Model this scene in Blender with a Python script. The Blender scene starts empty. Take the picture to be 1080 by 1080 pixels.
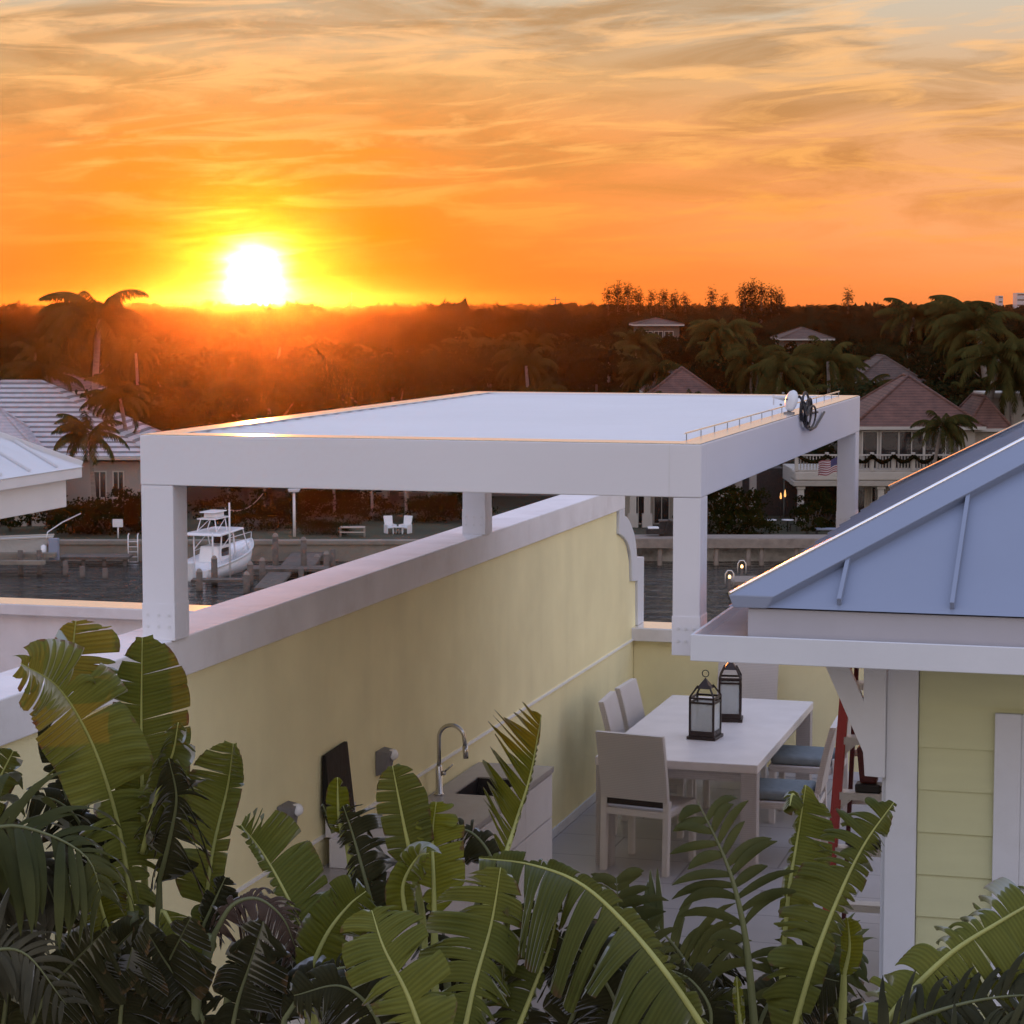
import bpy, math, random
import numpy as np
from math import sin, cos, pi, radians
from mathutils import Vector, Matrix, Quaternion

random.seed(11)
RNG = np.random.default_rng(7)
SC = bpy.context.scene
COL = SC.collection
V = Vector

# ------------------------------------------------------------------ camera frame
FPX, HCAM = 2400.0, 3.8
YAW = radians(15.87)
PITCH = math.atan(220 / FPX)
FW = V((-sin(YAW) * cos(PITCH), cos(YAW) * cos(PITCH), -sin(PITCH)))
RT = V((cos(YAW), sin(YAW), 0))
UP = RT.cross(FW)
FH = V((-sin(YAW), cos(YAW), 0))
CAM = V((0, 0, HCAM))


def ray(px, py):
    return FW + RT * ((px - 540) / FPX) - UP * ((py - 540) / FPX)


def B(px, py, v):
    """world point on the sight line of a photo pixel at forward distance v"""
    d = ray(px, py)
    return CAM + d * (v / d.dot(FH))


def U(u, v, z):
    """far bank frame: u to the right, v away, z up"""
    p = RT * u + FH * v
    return V((p.x, p.y, z))


def pu(px, v):
    return (px - 540) / FPX * v


def pz(py, v):
    return HCAM - (py - 320) / FPX * v


# ------------------------------------------------------------------ object helpers
def link(o):
    COL.objects.link(o)
    return o


def tag(o, label=None, cat=None, group=None, kind=None):
    if label: o["label"] = label
    if cat: o["category"] = cat
    if group: o["group"] = group
    if kind: o["kind"] = kind
    return o


def thing(name, label, cat, loc=(0, 0, 0), rz=0.0, group=None):
    o = bpy.data.objects.new(name, None)
    o.empty_display_size = 0.2
    link(o)
    o.location = loc
    o.rotation_euler = (0, 0, rz)
    return tag(o, label, cat, group)


def copy_tree(o, parent=None):
    c = link(o.copy())
    if parent is not None:
        c.parent = parent
    for ch in list(o.children):
        copy_tree(ch, c)
    return c


class MB:
    def __init__(self):
        self.v, self.f, self.s = [], [], []

    def add(self, vs, fs, smooth=False):
        n = len(self.v)
        self.v += [tuple(p) for p in vs]
        self.f += [tuple(i + n for i in f) for f in fs]
        self.s += [smooth] * len(fs)
        return self

    def box(self, x0, x1, y0, y1, z0, z1):
        vs = [(x, y, z) for z in (z0, z1) for y in (y0, y1) for x in (x0, x1)]
        return self.add(vs, [(0, 2, 3, 1), (4, 5, 7, 6), (0, 1, 5, 4), (2, 6, 7, 3), (0, 4, 6, 2), (1, 3, 7, 5)])

    def hexa(self, b, t):
        """box from four bottom and four top points, both counter-clockwise from above"""
        return self.add(list(b) + list(t), [(3, 2, 1, 0), (4, 5, 6, 7), (0, 1, 5, 4), (1, 2, 6, 5), (2, 3, 7, 6), (3, 0, 4, 7)])

    def bar(self, a, b, w, h, up=V((0, 0, 1))):
        a, b = V(a), V(b)
        d = (b - a).normalized()
        s = d.cross(up)
        if s.length < 1e-4: s = d.cross(V((0, 1, 0)))
        s.normalize()
        n = s.cross(d)
        c = [(-w / 2, -h / 2), (w / 2, -h / 2), (w / 2, h / 2), (-w / 2, h / 2)]
        vs = [p + s * x + n * y for p in (a, b) for x, y in c]
        return self.add(vs, [(0, 3, 2, 1), (4, 5, 6, 7), (0, 1, 5, 4), (1, 2, 6, 5), (2, 3, 7, 6), (3, 0, 4, 7)])

    def tube(self, pts, radii, n=8, caps=True, smooth=True):
        pts = [V(p) for p in pts]
        if not hasattr(radii, "__len__"): radii = [radii] * len(pts)
        prev = None
        vs, fs = [], []
        for i, p in enumerate(pts):
            d = (pts[min(i + 1, len(pts) - 1)] - pts[max(i - 1, 0)])
            if d.length < 1e-9: d = V((0, 0, 1))
            d.normalize()
            if prev is None:
                a = V((1, 0, 0)) if abs(d.x) < 0.8 else V((0, 1, 0))
                s = d.cross(a).normalized()
            else:
                s = (prev - d * prev.dot(d)).normalized()
            prev = s
            t = d.cross(s)
            for k in range(n):
                a = 2 * pi * k / n
                vs.append(p + (s * cos(a) + t * sin(a)) * radii[i])
        for i in range(len(pts) - 1):
            for k in range(n):
                k2 = (k + 1) % n
                fs.append((i * n + k, i * n + k2, (i + 1) * n + k2, (i + 1) * n + k))
        self.add(vs, fs, smooth)
        if caps:
            m = len(self.v) - len(vs)
            self.f.append(tuple(m + k for k in reversed(range(n)))); self.s.append(False)
            self.f.append(tuple(m + (len(pts) - 1) * n + k for k in range(n))); self.s.append(False)
        return self

    def lathe(self, prof, n=20, c=(0, 0, 0), smooth=True):
        vs, fs = [], []
        for r, z in prof:
            for k in range(n):
                a = 2 * pi * k / n
                vs.append((c[0] + r * cos(a), c[1] + r * sin(a), c[2] + z))
        for i in range(len(prof) - 1):
            for k in range(n):
                k2 = (k + 1) % n
                fs.append((i * n + k, i * n + k2, (i + 1) * n + k2, (i + 1) * n + k))
        return self.add(vs, fs, smooth)

    def prism(self, poly, ax, lo, hi):
        """polygon extruded along an axis: ax 'x' takes (y,z) points, 'y' takes (x,z), 'z' takes (x,y)"""
        def P(p, h):
            return {"x": (h, p[0], p[1]), "y": (p[0], h, p[1]), "z": (p[0], p[1], h)}[ax]
        n = len(poly)
        vs = [P(p, lo) for p in poly] + [P(p, hi) for p in poly]
        fs = [tuple(range(n)), tuple(range(2 * n - 1, n - 1, -1))]
        fs += [(i, i + n, (i + 1) % n + n, (i + 1) % n) for i in range(n)]
        return self.add(vs, fs)

    def quad(self, a, b, c, d):
        return self.add([a, b, c, d], [(0, 1, 2, 3)])

    def build(self, name, mat, parent=None, bevel=0.0, loc=None, rz=0.0, segs=2):
        me = bpy.data.meshes.new(name)
        me.from_pydata([tuple(p) for p in self.v], [], self.f)
        me.polygons.foreach_set("use_smooth", self.s)
        import bmesh
        bm = bmesh.new(); bm.from_mesh(me)
        bmesh.ops.recalc_face_normals(bm, faces=bm.faces)
        bm.to_mesh(me); bm.free()
        me.materials.append(mat)
        o = link(bpy.data.objects.new(name, me))
        if parent is not None: o.parent = parent
        if loc is not None: o.location = loc
        o.rotation_euler = (0, 0, rz)
        if bevel:
            m = o.modifiers.new("bevel", "BEVEL")
            m.width = bevel; m.segments = segs; m.limit_method = "ANGLE"; m.angle_limit = radians(40)
        return o


def quads_mesh(name, verts, mat, parent=None, smooth=False):
    """verts: (n,4,3) array of separate quads"""
    n = len(verts)
    me = bpy.data.meshes.new(name)
    me.vertices.add(n * 4)
    me.vertices.foreach_set("co", np.ascontiguousarray(verts, dtype=np.float32).reshape(-1))
    me.loops.add(n * 4)
    me.loops.foreach_set("vertex_index", np.arange(n * 4, dtype=np.int32))
    me.polygons.add(n)
    me.polygons.foreach_set("loop_start", np.arange(0, n * 4, 4, dtype=np.int32))
    me.polygons.foreach_set("loop_total", np.full(n, 4, dtype=np.int32))
    me.update(calc_edges=True)
    me.validate()
    me.materials.append(mat)
    o = link(bpy.data.objects.new(name, me))
    if parent is not None: o.parent = parent
    return o


# ------------------------------------------------------------------ materials
def newmat(name):
    m = bpy.data.materials.new(name)
    m.use_nodes = True
    nt = m.node_tree
    return m, nt, nt.nodes["Principled BSDF"]


def N(nt, kind, **kw):
    n = nt.nodes.new(kind)
    for k, v in kw.items():
        if k.startswith("i_"):
            n.inputs[k[2:].replace("_", " ")].default_value = v
        else:
            setattr(n, k, v)
    return n


def mat(name, col, rough=0.6, metal=0.0, spec=0.5, var=0.12, scale=6.0, bump=0.0, bscale=60.0, coat=0.0,
        stretch=(1, 1, 1), dirt=None, dirt_scale=1.2, dirt_lo=0.52, dirt_hi=0.75, streak=False):
    m, nt, p = newmat(name)
    tc = N(nt, "ShaderNodeTexCoord")
    mp = N(nt, "ShaderNodeMapping"); mp.inputs["Scale"].default_value = stretch
    nt.links.new(tc.outputs["Object"], mp.inputs["Vector"])
    no = N(nt, "ShaderNodeTexNoise"); no.inputs["Scale"].default_value = scale; no.inputs["Detail"].default_value = 6
    nt.links.new(mp.outputs["Vector"], no.inputs["Vector"])
    r = N(nt, "ShaderNodeValToRGB")
    c = np.array(col)
    r.color_ramp.elements[0].position = 0.3; r.color_ramp.elements[1].position = 0.7
    r.color_ramp.elements[0].color = (*np.clip(c * (1 - var), 0, 1), 1)
    r.color_ramp.elements[1].color = (*np.clip(c * (1 + var), 0, 1), 1)
    nt.links.new(no.outputs["Fac"], r.inputs["Fac"])
    out = r.outputs["Color"]
    if dirt is not None:
        n2 = N(nt, "ShaderNodeTexNoise"); n2.inputs["Scale"].default_value = dirt_scale; n2.inputs["Detail"].default_value = 8
        n2.inputs["Roughness"].default_value = 0.65
        nt.links.new(mp.outputs["Vector"], n2.inputs["Vector"])
        mr = N(nt, "ShaderNodeMapRange"); mr.inputs["From Min"].default_value = dirt_lo; mr.inputs["From Max"].default_value = dirt_hi
        nt.links.new(n2.outputs["Fac"], mr.inputs["Value"])
        mx = N(nt, "ShaderNodeMix", data_type="RGBA")
        nt.links.new(mr.outputs["Result"], mx.inputs[0])
        nt.links.new(out, mx.inputs[6]); mx.inputs[7].default_value = (*dirt, 1)
        out = mx.outputs[2]
    if streak:
        m2 = N(nt, "ShaderNodeMapping"); m2.inputs["Scale"].default_value = (2.2, 2.2, .22); nt.links.new(tc.outputs["Object"], m2.inputs["Vector"])
        n4 = N(nt, "ShaderNodeTexNoise"); n4.inputs["Scale"].default_value = 1.6; n4.inputs["Detail"].default_value = 6; nt.links.new(m2.outputs["Vector"], n4.inputs["Vector"])
        mr4 = N(nt, "ShaderNodeMapRange"); mr4.inputs["From Min"].default_value = .45; mr4.inputs["From Max"].default_value = .8; mr4.inputs["To Min"].default_value = 1.0; mr4.inputs["To Max"].default_value = .93
        nt.links.new(n4.outputs["Fac"], mr4.inputs["Value"])
        h4 = N(nt, "ShaderNodeHueSaturation"); nt.links.new(out, h4.inputs["Color"]); nt.links.new(mr4.outputs["Result"], h4.inputs["Value"]); out = h4.outputs["Color"]
    nt.links.new(out, p.inputs["Base Color"])
    p.inputs["Roughness"].default_value = rough
    p.inputs["Metallic"].default_value = metal
    p.inputs["Specular IOR Level"].default_value = spec
    p.inputs["Coat Weight"].default_value = coat
    if bump:
        n3 = N(nt, "ShaderNodeTexNoise"); n3.inputs["Scale"].default_value = bscale; n3.inputs["Detail"].default_value = 4
        nt.links.new(mp.outputs["Vector"], n3.inputs["Vector"])
        bp = N(nt, "ShaderNodeBump"); bp.inputs["Strength"].default_value = bump; bp.inputs["Distance"].default_value = 0.02
        nt.links.new(n3.outputs["Fac"], bp.inputs["Height"])
        nt.links.new(bp.outputs["Normal"], p.inputs["Normal"])
    return m


def emit(name, col, s):
    m, nt, p = newmat(name)
    p.inputs["Base Color"].default_value = (*col, 1)
    p.inputs["Emission Color"].default_value = (*col, 1)
    p.inputs["Emission Strength"].default_value = s
    return m


def glass(name, col=(0.9, 0.93, 0.92), rough=0.02, alpha=0.18):
    m, nt, p = newmat(name)
    p.inputs["Base Color"].default_value = (*col, 1)
    p.inputs["Roughness"].default_value = rough
    p.inputs["Alpha"].default_value = alpha
    p.inputs["Specular IOR Level"].default_value = 0.8
    return m


def leafmat(name, c1, c2, trans=0.4, rough=0.45, scale=0.35, obj_var=0.25, gloss=0.12, veins=False):
    m, nt, p = newmat(name)
    nt.nodes.remove(p)
    out = nt.nodes["Material Output"]
    tc = N(nt, "ShaderNodeTexCoord")
    no = N(nt, "ShaderNodeTexNoise"); no.inputs["Scale"].default_value = scale; no.inputs["Detail"].default_value = 5
    nt.links.new(tc.outputs["Object"], no.inputs["Vector"])
    r = N(nt, "ShaderNodeValToRGB")
    r.color_ramp.elements[0].position = 0.35; r.color_ramp.elements[1].position = 0.68
    r.color_ramp.elements[0].color = (*c1, 1); r.color_ramp.elements[1].color = (*c2, 1)
    nt.links.new(no.outputs["Fac"], r.inputs["Fac"])
    if veins:
        sp = N(nt, "ShaderNodeSeparateXYZ"); nt.links.new(tc.outputs["UV"], sp.inputs[0])
        vm = N(nt, "ShaderNodeMath", operation="MULTIPLY"); vm.inputs[1].default_value = 520.0; nt.links.new(sp.outputs[0], vm.inputs[0])
        vs_ = N(nt, "ShaderNodeMath", operation="SINE"); nt.links.new(vm.outputs[0], vs_.inputs[0])
        va = N(nt, "ShaderNodeMapRange"); va.inputs["From Min"].default_value = -1; va.inputs["To Min"].default_value = .86; va.inputs["To Max"].default_value = 1.1
        nt.links.new(vs_.outputs[0], va.inputs["Value"])
        vh = N(nt, "ShaderNodeHueSaturation"); nt.links.new(r.outputs["Color"], vh.inputs["Color"]); nt.links.new(va.outputs["Result"], vh.inputs["Value"])
        # dry brown margin, broken up by noise
        nb = N(nt, "ShaderNodeTexNoise"); nb.inputs["Scale"].default_value = 22.0; nb.inputs["Detail"].default_value = 4; nt.links.new(tc.outputs["Object"], nb.inputs["Vector"])
        ad = N(nt, "ShaderNodeMath", operation="ADD"); nt.links.new(sp.outputs[1], ad.inputs[0]); nt.links.new(nb.outputs["Fac"], ad.inputs[1])
        bm_ = N(nt, "ShaderNodeMapRange"); bm_.inputs["From Min"].default_value = 1.46; bm_.inputs["From Max"].default_value = 1.60
        nt.links.new(ad.outputs[0], bm_.inputs["Value"])
        bx = N(nt, "ShaderNodeMix", data_type="RGBA"); nt.links.new(bm_.outputs["Result"], bx.inputs[0]); nt.links.new(vh.outputs["Color"], bx.inputs[6]); bx.inputs[7].default_value = (.10, .062, .026, 1)
        colour = bx.outputs[2]
    else:
        colour = r.outputs["Color"]
    oi = N(nt, "ShaderNodeObjectInfo")
    mr = N(nt, "ShaderNodeMapRange"); mr.inputs["To Min"].default_value = 1 - obj_var; mr.inputs["To Max"].default_value = 1 + obj_var
    nt.links.new(oi.outputs["Random"], mr.inputs["Value"])
    hs = N(nt, "ShaderNodeHueSaturation")
    nt.links.new(colour, hs.inputs["Color"]); nt.links.new(mr.outputs["Result"], hs.inputs["Value"])
    d = N(nt, "ShaderNodeBsdfDiffuse"); t = N(nt, "ShaderNodeBsdfTranslucent"); g = N(nt, "ShaderNodeBsdfGlossy")
    g.inputs["Roughness"].default_value = rough; g.inputs["Color"].default_value = (0.8, 0.8, 0.8, 1)
    nt.links.new(hs.outputs["Color"], d.inputs["Color"])
    h2 = N(nt, "ShaderNodeHueSaturation"); h2.inputs["Value"].default_value = 1.5; h2.inputs["Hue"].default_value = 0.47; h2.inputs["Saturation"].default_value = 1.15
    nt.links.new(hs.outputs["Color"], h2.inputs["Color"]); nt.links.new(h2.outputs["Color"], t.inputs["Color"])
    m1 = N(nt, "ShaderNodeMixShader"); m1.inputs[0].default_value = trans
    nt.links.new(d.outputs[0], m1.inputs[1]); nt.links.new(t.outputs[0], m1.inputs[2])
    m2 = N(nt, "ShaderNodeMixShader")
    fr = N(nt, "ShaderNodeFresnel"); fr.inputs["IOR"].default_value = 1.35
    mu = N(nt, "ShaderNodeMath", operation="MULTIPLY"); mu.inputs[1].default_value = gloss * 6
    nt.links.new(fr.outputs[0], mu.inputs[0]); nt.links.new(mu.outputs[0], m2.inputs[0])
    nt.links.new(m1.outputs[0], m2.inputs[1]); nt.links.new(g.outputs[0], m2.inputs[2])
    nt.links.new(m2.outputs[0], out.inputs["Surface"])
    return m


def stripemat(name, c1, c2, axis, period, duty=0.5, rough=0.7, bump=0.0, var=0.15):
    """a real banded surface (courses of tile, siding, weave): bands every `period` metres along an object axis"""
    m, nt, p = newmat(name)
    tc = N(nt, "ShaderNodeTexCoord"); sp = N(nt, "ShaderNodeSeparateXYZ")
    nt.links.new(tc.outputs["Object"], sp.inputs[0])
    mu = N(nt, "ShaderNodeMath", operation="DIVIDE"); mu.inputs[1].default_value = period
    nt.links.new(sp.outputs[axis], mu.inputs[0])
    fr = N(nt, "ShaderNodeMath", operation="FRACT"); nt.links.new(mu.outputs[0], fr.inputs[0])
    gt = N(nt, "ShaderNodeMath", operation="GREATER_THAN"); gt.inputs[1].default_value = duty
    nt.links.new(fr.outputs[0], gt.inputs[0])
    mx = N(nt, "ShaderNodeMix", data_type="RGBA"); mx.inputs[6].default_value = (*c1, 1); mx.inputs[7].default_value = (*c2, 1)
    nt.links.new(gt.outputs[0], mx.inputs[0])
    no = N(nt, "ShaderNodeTexNoise"); no.inputs["Scale"].default_value = 1.7; no.inputs["Detail"].default_value = 8
    nt.links.new(tc.outputs["Object"], no.inputs["Vector"])
    mr = N(nt, "ShaderNodeMapRange"); mr.inputs["From Min"].default_value = 0.3; mr.inputs["From Max"].default_value = 0.7
    mr.inputs["To Min"].default_value = 1 - var; mr.inputs["To Max"].default_value = 1 + var
    nt.links.new(no.outputs["Fac"], mr.inputs["Value"])
    hs = N(nt, "ShaderNodeHueSaturation"); nt.links.new(mx.outputs[2], hs.inputs["Color"]); nt.links.new(mr.outputs["Result"], hs.inputs["Value"])
    nt.links.new(hs.outputs["Color"], p.inputs["Base Color"])
    p.inputs["Roughness"].default_value = rough
    if bump:
        bp = N(nt, "ShaderNodeBump"); bp.inputs["Strength"].default_value = bump; bp.inputs["Distance"].default_value = 0.03
        nt.links.new(fr.outputs[0], bp.inputs["Height"]); nt.links.new(bp.outputs["Normal"], p.inputs["Normal"])
    return m


M = {}
M["stucco"] = mat("yellow_stucco", (0.85, 0.775, 0.46), 0.85, var=0.05, scale=2.5, bump=0.35, bscale=90, spec=0.2, streak=True, dirt=(0.79, 0.71, 0.42), dirt_scale=0.7)
M["white"] = mat("white_paint", (0.62, 0.63, 0.66), 0.5, var=0.03, scale=3, bump=0.06, bscale=40, spec=0.4, dirt=(0.56, 0.56, 0.57), dirt_scale=1.6)
M["cap"] = mat("white_cap_plaster", (0.76, 0.74, 0.74), 0.72, spec=0.2, streak=True, var=0.05, scale=4, bump=0.12, bscale=30, dirt=(0.66, 0.62, 0.61), dirt_scale=2.2)
M["powder"] = mat("white_powder_coat", (0.67, 0.665, 0.70), 0.4, var=0.02, scale=2, spec=0.45, bump=0.015, bscale=6)
M["trimgloss"] = mat("glossy_white_aluminium", (0.95, 0.92, 0.88), 0.25, metal=1.0, var=0.02, scale=3, spec=0.8)
M["louvre"] = mat("white_louvre_blades", (0.74, 0.75, 0.78), 0.75, var=0.02, scale=1.4, spec=0.12)
M["gutter"] = mat("white_gutter", (0.62, 0.64, 0.68), 0.35, var=0.03, scale=3, spec=0.5, dirt=(0.55, 0.53, 0.52), dirt_scale=2.5, dirt_lo=0.6)
M["fascia"] = mat("grey_fascia_metal", (0.40, 0.395, 0.43), 0.45, var=0.04, scale=2, streak=True)
M["gutterin"] = mat("sunset_tinted_gutter_bottom", (0.42, 0.34, 0.32), 0.35, var=0.15, scale=6, spec=0.5)  # sunset reflection in the white channel, painted in as brown
M["metalroof"] = mat("pale_blue_metal_roof", (0.215, 0.25, 0.335), 0.38, metal=0.0, var=0.05, scale=1.5, spec=0.5, bump=0.10, bscale=2.2)
M["siding"] = mat("yellow_siding", (0.56, 0.56, 0.33), 0.7, var=0.03, scale=3, spec=0.25, bump=0.05, bscale=60, stretch=(1, 1, 6))
M["floor"] = None
M["weave"] = stripemat("grey_woven_resin", (0.64, 0.59, 0.555), (0.56, 0.515, 0.485), 2, 0.012, 0.5, 0.6, 0.2, 0.06)
M["frame"] = mat("grey_chair_frame", (0.62, 0.575, 0.54), 0.5, var=0.04)
M["cushion"] = mat("blue_grey_cushion", (0.23, 0.26, 0.265), 0.9, var=0.08, scale=20, bump=0.1, bscale=300, spec=0.1)
M["tabletop"] = mat("grey_table_top", (0.70, 0.64, 0.60), 0.42, var=0.05, scale=5, spec=0.5, dirt=(0.74, 0.68, 0.64), dirt_scale=3)
M["tableleg"] = stripemat("grey_woven_leg", (0.50, 0.45, 0.43), (0.44, 0.40, 0.38), 2, 0.014, 0.5, 0.6, 0.2, 0.06)
M["bronze"] = mat("dark_gap_shade", (0.035, 0.022, 0.018), 0.45, metal=0.3, var=0.2)
M["glass"] = glass("lantern_glass", (0.62, 0.66, 0.66), 0.12, 0.55)
M["candle"] = mat("cream_candle", (0.72, 0.70, 0.66), 0.6, var=0.03)
M["steel"] = mat("brushed_steel", (0.55, 0.54, 0.53), 0.22, metal=1.0, var=0.05)
M["basin"] = mat("dark_sink_basin", (0.10, 0.09, 0.09), 0.3, metal=0.6, var=0.1)
M["counter"] = mat("grey_stone_counter", (0.36, 0.33, 0.32), 0.35, var=0.06, scale=14, spec=0.5, dirt=(0.30, 0.27, 0.26), dirt_scale=4)
M["cabinet"] = mat("pale_cabinet_front", (0.66, 0.63, 0.63), 0.4, var=0.03)
M["blackish"] = mat("dark_brown_metal", (0.012, 0.009, 0.007), 0.6, spec=0.2, var=0.5, scale=4, stretch=(30, 30, 1), bump=0.3, bscale=4)
M["fixture"] = mat("grey_fixture", (0.17, 0.16, 0.16), 0.6, var=0.05)
M["lens"] = mat("white_lens", (0.85, 0.84, 0.82), 0.25, var=0.02)
M["red"] = mat("red_fibreglass", (0.42, 0.035, 0.035), 0.45, var=0.08)
M["alu"] = mat("dull_aluminium", (0.62, 0.60, 0.59), 0.4, metal=0.35, var=0.06)
M["black"] = mat("black_rubber", (0.018, 0.016, 0.016), 0.5, var=0.2)
M["darkred"] = mat("dark_red_plastic", (0.10, 0.018, 0.018), 0.5, var=0.2)
M["plastic"] = mat("pale_grey_plastic", (0.62, 0.62, 0.63), 0.4, var=0.03)
# far bank
M["tile"] = stripemat("red_clay_tiles", (0.120, 0.054, 0.038), (0.072, 0.032, 0.024), 2, 0.17, 0.7, 0.8, 0.4, 0.3)
M["paletile"] = stripemat("pale_concrete_tiles", (0.44, 0.44, 0.46), (0.16, 0.15, 0.155), 2, 0.30, 0.55, 0.8, 0.3, 0.12)
M["paletilesmooth"] = stripemat("pale_tiles_smooth", (0.40, 0.37, 0.39), (0.35, 0.32, 0.34), 2, 0.2, 0.6, 0.7, 0.2, 0.08)
M["browntile"] = stripemat("brown_shingles", (0.085, 0.055, 0.043), (0.06, 0.04, 0.032), 2, 0.2, 0.6, 0.9, 0.2, 0.25)
M["housewall"] = mat("cream_house_wall", (0.33, 0.295, 0.25), 0.85, var=0.07, scale=0.6, dirt=(0.25, 0.21, 0.175), dirt_scale=0.8)
M["greywall"] = mat("grey_house_wall", (0.26, 0.225, 0.205), 0.85, var=0.07, scale=0.6)
M["brownwall"] = mat("weathered_brown_wall", (0.09, 0.072, 0.056), 0.9, var=0.1, scale=0.6)
M["trim"] = mat("pale_house_trim", (0.40, 0.365, 0.32), 0.7, var=0.05, scale=1.0)
M["pane"] = mat("dark_window_pane", (0.02, 0.018, 0.018), 0.08, var=0.1, spec=0.6)
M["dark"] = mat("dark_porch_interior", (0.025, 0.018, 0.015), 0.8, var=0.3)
M["seawall"] = mat("weathered_concrete", (0.21, 0.185, 0.15), 0.9, var=0.15, scale=0.8, dirt=(0.13, 0.11, 0.09), dirt_scale=0.6, bump=0.2, bscale=4)
M["stain"] = mat("stained_pale_concrete", (0.50, 0.49, 0.48), 0.9, var=0.3, scale=0.5, dirt=(0.09, 0.08, 0.07), dirt_scale=0.7, dirt_lo=0.45)
M["wood"] = mat("weathered_dock_wood", (0.22, 0.18, 0.15), 0.85, var=0.25, scale=2, stretch=(1, 6, 1), bump=0.2, bscale=8)
M["pile"] = mat("dark_timber_pile", (0.10, 0.08, 0.065), 0.85, var=0.3, scale=3)
M["hull"] = mat("white_gelcoat", (0.74, 0.74, 0.77), 0.25, var=0.03, scale=0.8, spec=0.5)
M["skiff"] = mat("grey_skiff_paint", (0.40, 0.39, 0.37), 0.5, var=0.06)
M["bark"] = mat("grey_palm_bark", (0.20, 0.165, 0.14), 0.9, var=0.25, scale=3, stretch=(1, 1, 5), bump=0.3, bscale=8)
M["darkbark"] = mat("dark_bark", (0.08, 0.065, 0.05), 0.9, var=0.3, scale=3)
M["lawn"] = mat("dry_lawn", (0.036, 0.036, 0.014), 0.95, var=0.35, scale=0.25, dirt=(0.055, 0.042, 0.025), dirt_scale=0.2)
M["rope"] = mat("hammock_cloth", (0.42, 0.34, 0.30), 0.9, var=0.08)
M["lamp"] = emit("lit_dock_lamp", (1.0, 0.55, 0.22), 4.0)
M["candleglow"] = emit("lit_porch_lamp", (1.0, 0.50, 0.16), 1.3)
M["tower"] = mat("far_tower_concrete", (0.45, 0.42, 0.42), 0.8, var=0.05)
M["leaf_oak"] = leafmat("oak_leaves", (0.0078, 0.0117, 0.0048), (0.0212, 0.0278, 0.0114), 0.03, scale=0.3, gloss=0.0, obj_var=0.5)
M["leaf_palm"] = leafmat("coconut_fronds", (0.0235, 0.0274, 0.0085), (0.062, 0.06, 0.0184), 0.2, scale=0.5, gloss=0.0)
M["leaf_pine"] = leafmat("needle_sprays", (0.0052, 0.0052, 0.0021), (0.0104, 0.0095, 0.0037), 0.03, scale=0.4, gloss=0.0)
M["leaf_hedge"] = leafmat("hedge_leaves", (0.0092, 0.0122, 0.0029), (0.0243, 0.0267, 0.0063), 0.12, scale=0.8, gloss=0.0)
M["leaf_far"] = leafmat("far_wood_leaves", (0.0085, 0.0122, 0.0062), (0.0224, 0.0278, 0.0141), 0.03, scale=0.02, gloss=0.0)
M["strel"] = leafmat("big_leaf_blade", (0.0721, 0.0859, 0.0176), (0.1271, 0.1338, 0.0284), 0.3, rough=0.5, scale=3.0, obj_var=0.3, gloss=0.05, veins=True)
M["strel_dark"] = leafmat("painted_shade_blade", (0.022, 0.0226, 0.0085), (0.0435, 0.0411, 0.0157), 0.25, rough=0.5, scale=3.0, obj_var=0.3, gloss=0.05, veins=True)  # darker copy of the blade colour, deep shade painted in
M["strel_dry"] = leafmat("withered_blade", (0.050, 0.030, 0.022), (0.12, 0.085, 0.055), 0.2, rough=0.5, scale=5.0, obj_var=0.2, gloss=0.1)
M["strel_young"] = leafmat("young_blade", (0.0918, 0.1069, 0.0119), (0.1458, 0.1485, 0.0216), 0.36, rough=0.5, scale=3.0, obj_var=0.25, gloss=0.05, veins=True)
M["midrib"] = mat("pale_green_midrib", (0.30, 0.31, 0.085), 0.45, var=0.15, scale=6)
M["stalk"] = mat("green_stalk", (0.11, 0.12, 0.045), 0.5, var=0.2, scale=5, stretch=(1, 1, 0.3))
M["areca"] = leafmat("areca_leaflets", (0.0458, 0.0545, 0.0165), (0.0969, 0.1029, 0.0321), 0.25, rough=0.5, scale=4.0, obj_var=0.25, gloss=0.06)
M["areca_dark"] = leafmat("dark_palm_leaflets", (0.018, 0.020, 0.009), (0.048, 0.048, 0.022), 0.2, rough=0.5, scale=4.0, obj_var=0.25, gloss=0.05)
M["areca_dry"] = leafmat("grey_dry_leaflets", (0.040, 0.038, 0.022), (0.090, 0.082, 0.050), 0.2, rough=0.6, scale=4.0, obj_var=0.2, gloss=0.08)


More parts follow.
